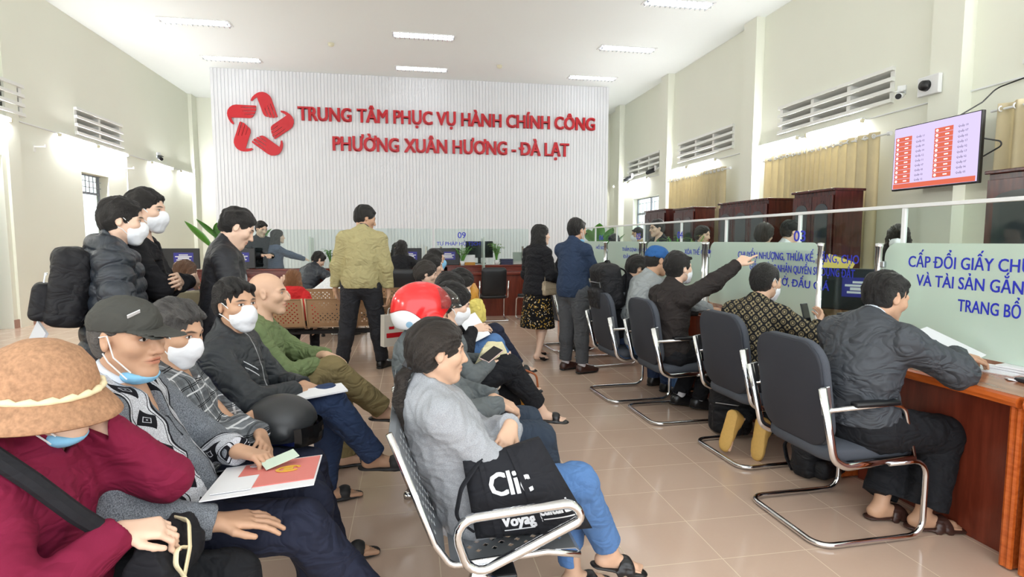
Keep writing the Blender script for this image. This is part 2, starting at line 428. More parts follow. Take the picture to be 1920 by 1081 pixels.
for y, lab in tubesL: dup(TL, (WALL_L+.02, y, 3.33), PI, lab)
for y in (6.5, 3, 0): dup(TL, (WALL_L+.02, y, 3.33), PI, 'tube light on left wall out of frame')
for y in (1.5,): dup(TL, (WALL_R-.02, y, ZL), 0, 'tube light on right wall out of frame')
# wiring conduits
for nm, x, pts, lab in (('wire_conduit', WALL_R-.01, [(5.0, 3.22), (9.0, 3.2), (17.6, 3.2)], 'thin white cable conduit linking the tube lights on right wall'),
                   ('wire_conduit', WALL_L+.01, [(8.0, 3.36), (17.9, 3.36)], 'thin white cable conduit linking the tube lights on left wall')):
    bm = BM(); tube(bm, [(x, y, z) for y, z in pts], .012, 6); tag(obj(nm, bm, M_white), lab, 'cable')
bm = BM(); tube(bm, [(WALL_R-.02, 17.75, 3.2), (WALL_R-.02, 17.8, 2.4), (WALL_R-.03, 17.78, 1.2), (WALL_R-.02, 17.8, .3)], .008, 6, fr=.2)
tag(obj('hanging_cable', bm, M_white), 'thin cable hanging down the right wall beside slat wall', 'cable')
bm = BM(); tube(bm, [(WALL_L+.015, 14.3, 3.35), (WALL_L+.015, 14.3, .2)], .014, 6)
tag(obj('wire_conduit', bm, M_white), 'vertical white conduit running down the left wall', 'cable')
# wall hooks on the left wall
bm = BM(); bx(bm, (.01, 0, 0), (.02, .04, .12)); bx(bm, (.1, 0, .03), (.18, .03, .025)); bx(bm, (.18, 0, .045), (.02, .03, .05))
hk = tag(obj('curtain_bracket', bm, M_plaster), 'white curtain bracket on left wall, leftmost, over the door', 'bracket', 'curtain brackets on the left wall')
for i, (y, z, lab) in enumerate(((11.1, 2.98, None), (12.55, 2.97, 'white curtain bracket on left wall, above left corner of the window'), (13.4, 3.0, 'white curtain bracket on left wall, above window middle'), (14.25, 3.0, 'white curtain bracket on left wall beside the vertical conduit'))):
    o = hk if i == 0 else link(hk.copy()); o.location = (WALL_L, y, z)
    if lab: o['label'] = lab
# cameras
def bullet(loc, rz, body, lab):
    t = thing('security_camera', lab, 'camera', loc, rz)
    bm = BM(); bx(bm, (0, .02, .07), (.1, .05, .12), .008); bx(bm, (0, -.04, .0), (.03, .12, .03)); obj('mount', bm, M_white, t)
    bm = BM(); lathe(bm, [(.0, 0), (.045, 0), (.045, .22), (.04, .23), (0, .23)], 14, (0, -.02, 0), rotm(rx=PI/2+.25)); obj('housing', bm, body, t, True)
    bm = BM(); lathe(bm, [(0, 0), (.036, 0), (.036, .012), (0, .012)], 14, (0, -.242, -.058), rotm(rx=PI/2+.25)); obj('lens', bm, M_black, t)
    bm = BM(); bx(bm, (0, -.14, .03), (.1, .26, .012), .004, rotm(rx=.25)); obj('sun_shield', bm, body, t)
    return t
bullet((6.53, 6.75, 3.36), -.9, M_white, 'white bullet security camera mounted on right wall above the screen')
bullet((6.62, 14.75, 3.32), -2.4, M_dark, 'dark security camera on right wall above second curtain')
bullet((6.62, 16.4, 3.3), -2.4, M_dark, 'small dark security camera on right wall near slat wall')
bullet((WALL_L+.12, 15.75, 3.48), .6, M_dark, 'small security camera on left wall between tube lights')
t = thing('junction_box', 'white junction box with a round black face on right wall', 'box', (6.5, 6.3, 3.37))
obj('housing', box((0, 0, 0), (.06, .3, .24), .01), M_white, t)
bm = BM(); lathe(bm, [(0, 0), (.07, 0), (.06, .06), (0, .07)], 16, (-.03, .02, 0), rotm(ry=-PI/2)); obj('dome', bm, M_black, t, True)
for i, (x, y, lab) in enumerate(((-1.62, 13.1, 'small round ceiling sensor left of the central lights'), (2.2, 14.0, 'small round ceiling sensor right of the central lights'))):
    bm = BM(); lathe(bm, [(0, 0), (.07, 0), (.06, -.05), (.02, -.07), (0, -.07)], 14, (x, y, CEIL)); tag(obj('ceiling_sensor', bm, flat('cream_plastic', (226, 222, 196), .5), None, True), lab, 'sensor')
# ---------------------------------------------------------------- sign on the slat wall
Ys = SLAT_Y-.035
sgn = thing('wall_emblem', 'red star emblem of five cupped hands on the slat wall', 'emblem', (-3.66, Ys, 4.29))
h1 = [(662, 508), (650, 505), (485, 503), (455, 510), (428, 530), (411, 555), (405, 585), (408, 610), (418, 640), (435, 668), (457, 686), (463, 672), (449, 648), (441, 621), (600, 621), (622, 614), (634, 599), (640, 589), (560, 590), (560, 586), (643, 583), (654, 560), (540, 560), (540, 556), (657, 554), (663, 530), (532, 529), (532, 525), (662, 523)]
cx, cy, sc = 690, 682, 1.53/572
for k in range(5):
    a = -2*PI*k/5; bm = BM()
    pl = [((x-cx)*sc, (cy-y)*sc) for x, y in h1]
    prism(bm, [(x*math.cos(a)-y*math.sin(a), x*math.sin(a)+y*math.cos(a)) for x, y in pl], 0, .03, Matrix.Rotation(PI/2, 4, 'X'))
    obj('hand_motif', bm, M_red, sgn)
def letters(words, xa, xb, z, h, lab, nm='wall_lettering'):
    """one line of raised letters fitted between xa and xb; cap height h"""
    t = thing(nm, lab, 'lettering', ((xa+xb)/2, Ys, z))
    full = text_mesh(' '.join(words), 1, Matrix.Identity(4), 0, 0, 1, 'LEFT')
    xs = np.empty(len(full.vertices)*3); full.vertices.foreach_get('co', xs); wid = xs[::3].max(); bpy.data.meshes.remove(full)
    size = h/.727; xsc = (xb-xa)/(wid*size); done = ''
    for wd in words:
        if done:
            pre = text_mesh(done+' .', 1, Matrix.Identity(4), 0, 0, 1, 'LEFT'); q = np.empty(len(pre.vertices)*3); pre.vertices.foreach_get('co', q)
            off = q[::3].max()-.12; bpy.data.meshes.remove(pre)
        else: off = 0
        me = text_mesh(wd, size, Matrix.Translation((off*size*xsc-(xb-xa)/2, 0, 0)) @ Matrix.Rotation(PI/2, 4, 'X'), .025, .040*size, xsc, 'LEFT')
        obj('word', me, M_red, t); done = (done+' '+wd).strip()
    return t
letters('TRUNG TÂM PHỤC VỤ HÀNH CHÍNH CÔNG'.split(), -2.75, 5.06, 4.455, .345, 'upper line of red raised letters on the slat wall')
letters('PHƯỜNG XUÂN HƯƠNG - ĐÀ LẠT'.split(), -1.94, 4.32, 3.725, .36, 'lower line of red raised letters with the place name')
# ---------------------------------------------------------------- counters
ZT = .768
edgeX = [(0.7, 2.50), (1.15, 2.58), (1.6, 2.55), (1.89, 2.485), (2.1, 2.49), (2.5, 2.47), (2.95, 2.43), (3.22, 2.475), (3.5, 2.45), (3.87, 2.44), (4.25, 2.56), (4.6, 2.68), (5.1, 2.80), (5.6, 2.74), (6.1, 2.62), (6.6, 2.72), (7.2, 2.8), (7.8, 2.7), (8.3, 2.62), (8.9, 2.72), (9.5, 2.8)]
def ex(y):
    return float(np.interp(y, [a for a, _ in edgeX], [b for _, b in edgeX]))
def counter_unit(y0, y1, lab, post=True):
    t = thing('service_counter', lab, 'counter', (2.9, (y0+y1)/2, 0), 0, 'service counters along the right')
    ox, oy = 2.9, (y0+y1)/2
    ys = np.linspace(y0, y1, 14); fr = [(ex(y)-ox, y-oy) for y in ys]
    bm = BM(); prism(bm, [(a+.022, b) for a, b in fr]+[(.48, y1-oy), (.48, y0-oy)], ZT-.045, ZT); obj('worktop', bm, M_top, t)
    bm = BM(); tube(bm, [(a+.012, b, ZT-.025) for a, b in fr], .026, 8); obj('edge_trim', bm, M_edge, t)
    bm = BM(); bx(bm, (2.64-ox, 0, .362), (.03, y1-y0-.12, .72)); obj('front_panel', bm, M_woodz, t)
    bm = BM(); bx(bm, (.1, 0, .362), (.66, .03, .72)); bx(bm, (.1, (y1-y0)/2-.05, .362), (.6, .03, .72)); bx(bm, (.44, 0, .362), (.03, y1-y0-.1, .72)); obj('side_panel', bm, M_woodz, t)
    for s in ((-1, 1) if post else (1,)):
        bm = BM(); yy = s*((y1-y0)/2-.03)
        for d in (-.013, .013): tube(bm, [(2.525-ox, yy+d, 0.01), (2.525-ox, yy+d, ZT-.05)], .014, 8)
        bx(bm, (2.575-ox, yy, .36), (.12, .045, .70)); obj('corner_post', bm, M_edge, t)
    return t
counter_unit(.72, 1.88, 'wooden service counter cut off by the right edge of the photo')
counter_unit(1.90, 2.93, 'nearest full wooden service counter where the man in dark jacket sits')
counter_unit(2.95, 5.1, 'wooden service counter under the 03 glass by the patterned-shirt man')
counter_unit(5.12, 7.3, 'wooden service counter behind the man in the blue cap')
counter_unit(7.32, 9.5, 'wooden service counter at the far end of the right row')
# glass screens on the counters
def screen_panel(y0, y1, lab):
    """frosted pane with rounded top corners, clamped between chrome posts"""
    yc = (y0+y1)/2; t = thing('frosted_screen', lab, 'glass screen', (2.95, yc, ZT), 0, 'frosted counter screens')
    bm = BM(); plate(bm, y1-y0, .60, .01, .09, stand_y((0, 0, .335)), corners=(1, 1, .3, .3), n=6); obj('pane', bm, M_frost, t)
    for s in (-1, 1):
        bm = BM(); lathe(bm, [(.034, 0), (.034, .015), (.02, .02), (.02, .60), (.024, .61), (.024, .63), (0, .635)], 14, (-.02, s*((y1-y0)/2+.03), 0)); obj('post', bm, M_chrome, t, True)
        bm = BM()
        for z in (.12, .5): bx(bm, (-.012, s*((y1-y0)/2+.01), z), (.03, .05, .04), .006)
        obj('clamp', bm, M_steel, t)
    return t
screen_panel(1.45, 3.10, 'frosted glass counter screen lettered CẤP ĐỔI GIẤY CHỨNG, nearest the camera')
screen_panel(3.68, 5.22, 'frosted glass counter screen behind the pointing hand')
screen_panel(5.34, 6.75, 'frosted glass counter screen behind blue cap and fern')
screen_panel(6.95, 8.2, 'frosted glass counter screen beyond the backpack man')
screen_panel(8.3, 9.4, 'frosted glass counter screen farthest down the right row')
rail_y0, rail_y1 = .75, 9.6
t = thing('acrylic_barrier', 'long clear acrylic barrier with white top rail over the right counters', 'barrier', (3.0, 5, ZT))
bm = BM(); bx(bm, (0, (rail_y0+rail_y1)/2-5, 1.627-ZT), (.03, rail_y1-rail_y0, .022), .003); obj('top_rail', bm, M_white, t)
py = [1.0, 2.02, 3.025, 3.976, 5.026, 5.944, 6.978, 7.966, 8.943, 9.58]
for y in py:
    bm = BM(); bx(bm, (0, y-5, .43), (.022, .026, .86), .003); obj('upright', bm, M_white, t)
for a, b in zip(py, py[1:]):
    bm = BM(); bx(bm, (0, (a+b)/2-5, .48), (.005, b-a-.03, .74)); obj('pane', bm, M_glass, t)
def glass_text(rows, x, parentlab, nm='counter_lettering'):
    """blue vinyl words on the glass; rows = (text, y of the left end, y of the right end, base z, cap height)"""
    t = thing(nm, parentlab, 'lettering', (x, rows[0][1], rows[0][3]))
    for s, ya, yb, z, h in rows:
        f = text_mesh(s, h/.727, Matrix.Identity(4), 0, 0, 1, 'LEFT'); q = np.empty(len(f.vertices)*3); f.vertices.foreach_get('co', q); wd = q[::3].max(); bpy.data.meshes.remove(f)
        xs = (ya-yb)/wd
        me = text_mesh(s, h/.727, Matrix.Translation((0, ya-rows[0][1], z-rows[0][3])) @ stand_y((0, 0, 0)), .0006, .014*h/.727, xs, 'LEFT')
        obj('text_line', me, M_blue_ink, t)
    return t
glass_text([('CẤP ĐỔI GIẤY CHỨNG NHẬN', 2.925, 1.86, 1.262, .068), ('VÀ TÀI SẢN GẮN LIỀN VỚI', 2.86, 1.93, 1.155, .068), ('TRANG BỔ', 2.595, 2.27, 1.035, .068)], 2.942, 'blue words CẤP ĐỔI GIẤY CHỨNG on nearest frosted glass')
glass_text([('03', 3.965, 3.83, 1.412, .085), ('CHUYỂN NHƯỢNG, THỪA KẾ, TẶNG, CHO', 4.72, 3.30, 1.262, .06), ('GIẤY CHỨNG NHẬN QUYỀN SỬ DỤNG ĐẤT', 4.53, 3.33, 1.165, .06), ('NHÀ Ở, ĐẤU GIÁ', 4.33, 3.56, 1.06, .06)], 2.938, 'blue number 03 with lines of blue words on the glass')
glass_text([('04', 5.93, 5.80, 1.44, .08), ('XÓA THẾ CHẤP', 5.75, 5.2, 1.27, .055)], 2.942, 'blue number 04 on the glass above the pointing man')
glass_text([('05', 7.1, 6.95, 1.43, .085), ('THẨM ĐỊNH HỒ SƠ', 7.6, 6.75, 1.27, .05), ('ĐĂNG KÝ', 7.55, 6.95, 1.17, .05)], 2.942, 'small blue words on the glass left of the blue cap')
glass_text([('06', 8.6, 8.4, 1.42, .085), ('HỒ SƠ', 8.75, 8.35, 1.28, .05)], 2.942, 'tiny blue words at the far end of the glass')
# far counter
def far_counter(x0, x1, y, lab, ztop=.82):
    xc = (x0+x1)/2; t = thing('reception_counter', lab, 'counter', (xc, y, 0)); w = x1-x0
    bm = BM(); bx(bm, (0, .32, ztop-.025), (w, .66, .05), .012); obj('worktop', bm, M_wood, t)
    bm = BM(); bx(bm, (0, .05, (ztop-.05)/2), (w-.06, .04, ztop-.05)); obj('front_panel', bm, M_woodz, t)
    bm = BM()
    for k in range(int(w/1.2)+1): bx(bm, (-w/2+.05+(w-.1)*k/max(1, int(w/1.2)), .33, (ztop-.05)/2), (.04, .56, ztop-.05))
    obj('side_panel', bm, M_woodz, t)
    bm = BM(); bx(bm, (0, .56, ztop+.105), (w, .26, .035), .008); bx(bm, (0, .46, ztop+.045), (w, .03, .09)); obj('ledge', bm, M_edge if False else M_wood, t)
    return t
far_counter(-.75, 2.42, 10.42, 'long red-brown reception counter below the 09 glass')
far_counter(-4.4, -.85, 9.55, 'red-brown reception counter at left where the woman in purple stands')
# 09 screen
def far_screen(x0, x1, y, z0, lab, zt=1.64):
    xc = (x0+x1)/2; t = thing('counter_screen', lab, 'glass screen', (xc, y, z0), 0, 'clear screens on the far counter')
    bm = BM(); plate(bm, x1-x0, zt-z0, .008, .02, stand_x((0, 0, (zt-z0)/2))); obj('pane', bm, M_glass, t)
    for s in (-1, 1):
        bm = BM(); tube(bm, [(s*((x1-x0)/2-.12), 0, 0), (s*((x1-x0)/2-.12), 0, .36)], .02, 10); obj('post', bm, M_chrome, t)
    return t
far_screen(-.65, .42, 10.98, .94, 'clear glass screen on the far counter behind the staff woman')
far_screen(.46, 2.30, 10.98, .94, 'clear glass screen printed 09 on the far counter')
far_screen(-3.2, -1.0, 10.1, .94, 'clear glass screen on the left part of the far counter', 1.6)
for x, y, lab in ((1.36, 10.75, 'upright frosted glass divider on far counter beside the black chair'), (-1.62, 9.9, 'upright frosted glass divider on far counter by the reaching hand')):
    bm = BM(); bx(bm, (x, y, 1.15), (.012, .36, .62)); bx(bm, (x, y-.18, 1.15), (.03, .03, .66)); tag(obj('counter_divider', bm, M_frost), lab, 'glass divider')
t = thing('counter_lettering', 'blue number 09 and TƯ PHÁP HỘ TỊCH on the far glass', 'lettering', (.92, 10.965, 1.33))
for s, x, z, h, xs in (('09', .06, .13, .12, 1.0), ('TƯ PHÁP HỘ TỊCH', 0, -.01, .072, 1.0)):
    obj('text_line', text_mesh(s, h/.727, Matrix.Translation((x, 0, z)) @ Matrix.Rotation(PI/2, 4, 'X'), .001, .015*h, xs), M_blue_ink, t)
# side reception desk by the standing man
t = thing('reception_desk', 'small red-brown desk with the olive handbag, by the standing man', 'desk', (-1.75, 4.55, 0))
bm = BM(); bx(bm, (0, 0, .85), (.95, .62, .04), .012); obj('worktop', bm, M_wood, t)
bm = BM(); bx(bm, (0, -.26, .415), (.9, .03, .83)); obj('front_panel', bm, M_woodz, t)
for s in (-1, 1):
    bm = BM(); bx(bm, (s*.43, .02, .415), (.03, .54, .83)); obj('side_panel', bm, M_woodz, t)
# ---------------------------------------------------------------- visitor chairs
M_chairfab = fabric('chair_fabric', (76, 80, 88), .9, 500, .35, .4)
M_chairback = flat('chair_back_shell', (40, 43, 52), .7, nscale=700, namt=.15)
def cushion(w, h, t, r, M, puff=.02, bm=None):
    """upholstered slab: rounded outline, crowned face"""
    bm = bm or BM(); n = 6; rings = []
    prof = [(0.94, -t/2), (1.0, -t/2+t*.25), (1.0, t/2-t*.3), (.965, t/2-.003), (.7, t/2+puff*.6), (.35, t/2+puff)]
    for f, z in prof:
        k = 1-(1-f)*1.0
        rings.append([bm.verts.new(M @ Vector((x*k, y*k, z))) for x, y in rrect(w, h, r, n)])
    m = len(rings[0])
    for a, b in zip(rings, rings[1:]):
        for i in range(m): bm.faces.new((a[i], a[(i+1) % m], b[(i+1) % m], b[i]))
    bm.faces.new(rings[0][::-1]); bm.faces.new(rings[-1])
    return bm
def visitor_chair():
    t = thing('visitor_chair', '', 'chair'); hw = .265
    tilt = rotm(rx=.16)
    Mb = Matrix.Translation((0, -.245, .70)) @ tilt @ Matrix.Rotation(-PI/2, 4, 'X')
    bmc = cushion(.47, .52, .05, .12, Mb, .015); obj('backrest', bmc, M_chairfab, t, True)
    Ms = Matrix.Translation((0, -.275, .70)) @ tilt @ Matrix.Rotation(PI/2, 4, 'X')
    obj('back_shell', cushion(.465, .515, .02, .12, Ms, .012), M_chairback, t, True)
    obj('seat', cushion(.48, .50, .07, .09, Matrix.Translation((0, .01, .425)), .018), M_chairfab, t, True)
    for s in (-1, 1):
        x = s*hw
        bm = BM(); tube(bm, [(x, -.315, .76), (x, -.235, .42), (x, -.17, .385), (x, .2, .40)], .0125, 10, fr=.07, flat=1.6); obj('back_tube', bm, M_chrome, t, True)
        bm = BM(); tube(bm, [(x, -.285, .655), (x, .06, .665), (x, .13, .645), (x, .2, .395)], .011, 10, fr=.05); obj('arm_tube', bm, M_chrome, t, True)
        bm = BM(); bx(bm, (x, -.03, .675), (.05, .24, .026), .011); obj('arm_pad', bm, M_black, t, True)
        bm = BM(); bx(bm, (x*.985, -.29, .70), (.012, .05, .13), .004, tilt); obj('bracket', bm, M_steel, t)
    bm = BM(); tube(bm, [(-hw, .06, .385), (-hw, .27, .385), (-hw, .27, .016), (-hw, -.29, .016), (hw, -.29, .016), (hw, .27, .016), (hw, .27, .385), (hw, .06, .385)], .014, 10, fr=.075); obj('cantilever_base', bm, M_chrome, t, True)
    bm = BM(); bx(bm, (0, .02, .385), (.5, .04, .02)); bx(bm, (0, -.12, .385), (.5, .04, .02)); obj('seat_bar', bm, M_black, t)
    return t
def far_chair():
    t = thing('office_chair', '', 'chair'); hw = .25; tilt = rotm(rx=.12)
    obj('backrest', cushion(.44, .50, .04, .06, Matrix.Translation((0, -.25, .70)) @ tilt @ Matrix.Rotation(PI/2, 4, 'X'), .012), M_black, t, True)
    obj('seat', cushion(.46, .46, .06, .06, Matrix.Translation((0, 0, .43)), .012), M_black, t, True)
    for s in (-1, 1):
        bm = BM(); tube(bm, [(s*hw, -.29, .72), (s*hw, -.22, .42), (s*hw, .2, .40), (s*hw, .22, .016), (s*hw, -.26, .016)], .012, 8, fr=.06); obj('side_tube', bm, M_chrome, t, True)
    bm = BM(); tube(bm, [(-hw, -.26, .016), (hw, -.26, .016)], .012, 8); obj('floor_bar', bm, M_chrome, t)
    return t
R90 = -PI/2
G = 'grey cantilever chairs at the right counter'
V0 = visitor_chair(); V0.location = (2.115, 2.47, 0); V0.rotation_euler = (0, 0, R90+.02); V0['group'] = G
V0['label'] = 'grey cantilever armchair nearest the camera, under the man in the dark jacket'
for x, y, a, lab in ((2.27, 3.36, .05, 'grey cantilever armchair under the man in the patterned shirt'), (2.10, 4.24, .03, 'grey cantilever armchair under the pointing man'),
                  (1.97, 4.87, .06, 'grey cantilever armchair behind the man with the backpack'), (2.23, 6.25, .1, 'grey cantilever armchair just beyond the navy-jacket man'), (2.05, 7.15, .1, 'grey cantilever armchair farthest along the right counter')):
    dup(V0, (x, y, 0), R90+a, lab)
K0 = far_chair(); K0.location = (1.42, 9.95, 0); K0.rotation_euler = (0, 0, PI*0+.0); K0['label'] = 'black chair facing the far counter, below the glass divider'; K0['group'] = 'black chairs at the far counter'
for x, y, a, lab in ((2.18, 9.9, .5, 'black chair at the far counter, angled, left of the woman in skirt'), (2.72, 9.75, .5, 'black chair at the far counter half hidden by the woman in skirt'), (-.15, 9.7, 0, 'black chair at the far counter right of the khaki jacket man'), (-.95, 9.0, .1, 'black chair behind the white-jacketed visitor left of khaki man')):
    dup(K0, (x, y, 0), a, lab)
# ---------------------------------------------------------------- waiting benches
def perf_sheet(prof, w, solid=False, pitch=.027, margin=.035, thick=.003, rad=.34):
    """bent sheet; prof = (y, z) polyline; punched with staggered octagonal holes away from the rim"""
    P = [Vector((a, b)) for a, b in prof]; L = [0]
    for a, b in zip(P, P[1:]): L.append(L[-1]+(b-a).length)
    def at(s):
        for i in range(len(P)-1):
            if s <= L[i+1]+1e-9 or i == len(P)-2:
                f = (s-L[i])/(L[i+1]-L[i]); q = P[i].lerp(P[i+1], f); return q
    nu = max(3, round((w)/pitch)); nv = max(3, round(L[-1]/pitch)); bm = BM(); V = {}
    du, dv = w/nu, L[-1]/nv
    def vert(u, s):
        k = (round(u*1e5), round(s*1e5))
        if k not in V:
            q = at(min(max(s, 0), L[-1])); V[k] = bm.verts.new((u-w/2, q.x, q.y))
        return V[k]
    for i in range(nu):
        for j in range(nv):
            u0, u1, s0, s1 = i*du, (i+1)*du, j*dv, (j+1)*dv
            cs = [(u0, s0), (u1, s0), (u1, s1), (u0, s1)]
            hole = not solid and margin < u0+1e-6 and u1 < w-margin+1e-6 and margin < s0+1e-6 and s1 < L[-1]-margin+1e-6 and (i+j) % 2 == 0
            if not hole: bm.faces.new([vert(*c) for c in cs]); continue
            uc, sc = (u0+u1)/2, (s0+s1)/2
            h = [(uc-du*rad*1.2, sc), (uc, sc-dv*rad*1.2), (uc+du*rad*1.2, sc), (uc, sc+dv*rad*1.2)]
            hv = [vert(*q) for q in h]; cv = [vert(*c) for c in cs]
            # corners: 0 bottom-left 1 bottom-right 2 top-right 3 top-left ; hole: 0 left 1 bottom 2 right 3 top
            for a, b, c in ((0, 1, 1), (1, 2, 2), (2, 3, 3), (3, 0, 0)):
                bm.faces.new((cv[a], cv[b], hv[c]))
            for a, c0, c1 in ((0, 0, 1), (1, 1, 2), (2, 2, 3), (3, 3, 0)):
                bm.faces.new((cv[a], hv[c1], hv[c0]))
    bmesh.ops.recalc_face_normals(bm, faces=bm.faces[:])
    r = bmesh.ops.solidify(bm, geom=bm.faces[:], thickness=thick)
    return bm
SEAT_P = [(.235, .405), (.215, .425), (.12, .427), (0, .415), (-.12, .405), (-.19, .412)]
BACK_P = [(-.205, .425), (-.235, .48), (-.285, .62), (-.345, .80), (-.36, .835), (-.372, .84)]
def bench(n, pitch, m_sheet, m_frame, solid, lab, loc, rz, arms=(0,), top=.84):
    BP = [(a, .425+(b-.425)*(top-.425)/.415) for a, b in BACK_P]
    t = thing('waiting_bench', lab, 'bench', loc, rz)
    sm = bmm = None; w = pitch-.035
    for k in range(n):
        x = (k-(n-1)/2)*pitch
        if sm is None:
            a = obj('seat', perf_sheet(SEAT_P, w, solid), m_sheet, t); b = obj('backrest', perf_sheet(BP, w, solid), m_sheet, t); sm, bmm = a.data, b.data
        else: a = obj('seat', sm, None, t); b = obj('backrest', bmm, None, t)
        a.location = b.location = (x, 0, 0)
        for s in (-1, 1):
            bm = BM(); tube(bm, [(x+s*w/2, .23, .40), (x+s*w/2, .12, .42), (x+s*w/2, -.19, .405), (x+s*w/2, -.24, .48), (x+s*w/2, -.372, top)], .011, 8, fr=.04); obj('seat_rim', bm, m_frame[0], t, True)
    bm = BM(); bx(bm, (0, -.02, .34), (n*pitch, .08, .05), .008); obj('beam', bm, m_frame[1], t)
    for s in (-1, 1):
        x = s*(n*pitch/2-pitch*.5)
        bm = BM(); tube(bm, [(x, -.02, .33), (x, -.06, .14), (x, -.30, .05), (x, -.33, .03)], [.026, .026, .022, .02], 10, fr=.1); tube(bm, [(x, -.02, .33), (x, .02, .14), (x, .27, .05), (x, .30, .03)], [.026, .026, .022, .02], 10, fr=.1)
        obj('leg', bm, m_frame[2], t, True)
        for fy in (-.33, .30):
            bm = BM(); lathe(bm, [(.028, 0), (.03, .02), (.02, .035), (0, .036)], 12, (x, fy, 0)); obj('foot', bm, m_frame[2], t, True)
    for s in range(n+1):
        if s not in arms: continue
        x = (s-n/2)*pitch
        bm = BM(); tube(bm, [(x, -.19, .56), (x, .20, .585), (x, .235, .53), (x, -.13, .37)], .019, 10, closed=True, fr=.06, flat=.8); tube(bm, [(x, -.13, .38), (x, -.05, .345)], .018, 8); obj('armrest', bm, m_frame[0], t, True)
    return t
M_silver = flat('silver_sheet', (168, 172, 176), .35, .8)
M_beige = flat('beige_sheet', (190, 160, 128), .35, .45)
M_bluepl = flat('blue_plastic', (34, 56, 150), .4)
# bench axis: local +y is the way the sitter faces
bench(3, .56, M_silver, (M_chrome, M_black, M_chrome), False, 'silver perforated bench under the woman in the grey fleece', (.30, 2.52, 0), R90, (0, 3))
bench(3, .56, M_silver, (M_chrome, M_black, M_chrome), False, 'silver perforated bench farther back on the right, under the masked women', (.36, 4.33, 0), R90, (0, 3))
bench(3, .56, M_silver, (M_chrome, M_black, M_chrome), False, 'silver perforated bench farthest back on the right', (.40, 6.05, 0), R90, (3,))
bench(5, .51, M_bluepl, (M_chrome, M_black, M_chrome), True, 'bench with blue plastic seats under the row of men at left', (-.80, 2.38, 0), R90, (5, 3))
bench(3, .54, M_beige, (M_beige, M_black, M_black), False, 'beige perforated bench with its back to the camera, left of khaki man', (-.92, 6.98, 0), 0, (), .765)
bench(3, .54, M_beige, (M_beige, M_black, M_black), False, 'beige perforated bench behind the red hoodie', (-.75, 8.35, 0), 0, (), .765)
bench(2, .54, M_beige, (M_beige, M_black, M_black), False, 'beige perforated bench beside the man in the puffer jacket', (-2.12, 3.55, 0), -1.2, ())
# ---------------------------------------------------------------- wall screen
t = thing('wall_screen', 'wall screen with orange queue table on a lilac page', 'television', (6.22, 5.93, 2.455))
tw, th = 1.155, .80
obj('bezel', box((.03, 0, 0), (.05, tw, th), .008), M_black, t)
def screen_mat(name, col, e): return emis(name, col, e)
MS = emis('screen_lilac', (212, 198, 236), .72); MO = emis('screen_orange', (232, 116, 92), .6); MW = emis('screen_white', (255, 245, 245), .9); MT = flat('screen_dark_text', (70, 60, 90), .6)
obj('display', box((.003, 0, .005), (.006, tw-.03, th-.035)), MS, t)
bm = BM(); bm2 = BM(); txt = []
for col, (yl, zt) in enumerate(((.54, .245), (-.01, .27))):
    for r in range(10):
        z = zt-r*.0585; bx(bm, (-.001, yl-.12, z), (.003, .235, .054))
        lathe(bm2, [(0, 0), (.017, 0), (.017, .002), (0, .002)], 12, (-.002, yl-.035, z), rotm(ry=-PI/2))
        q = [['11', '02', '09', '14', '12', '11', '07', '05', '03', '12'], ['10', '07', '03', '17', '02', '17', '02', '07', '06', '05']][col][r]
        txt.append(text_mesh('Quầy '+q, .034, Matrix.Translation((-.003, yl-.36, z-.012)) @ stand_y((0, 0, 0)), .0004, 0, 1, 'CENTER', 1))
        bx(bm2, (-.002, yl-.165, z), (.002, .05, .014))
bx(bm, (-.001, 0, -.345), (.003, tw-.06, .06))
obj('table_cells', bm, MO, t); obj('cell_numbers', bm2, MW, t); obj('screen_text', join_meshes(txt), MT, t)
bm = BM(); bx(bm, (.25, 0, 0), (.42, .3, .2)); obj('wall_mount', bm, M_dark, t)
bm = BM(); tube(bm, [(6.27, 5.7, 2.84), (6.5, 5.6, 3.0), (6.62, 5.55, 3.15), (6.68, 5.3, 3.2)], .008, 6, fr=.1); tube(bm, [(6.27, 5.38, 2.55), (6.4, 5.2, 2.48), (6.3, 5.38, 2.35)], .008, 6, fr=.04)
tag(obj('power_cable', bm, M_black), 'black cable looping from the wall screen', 'cable')
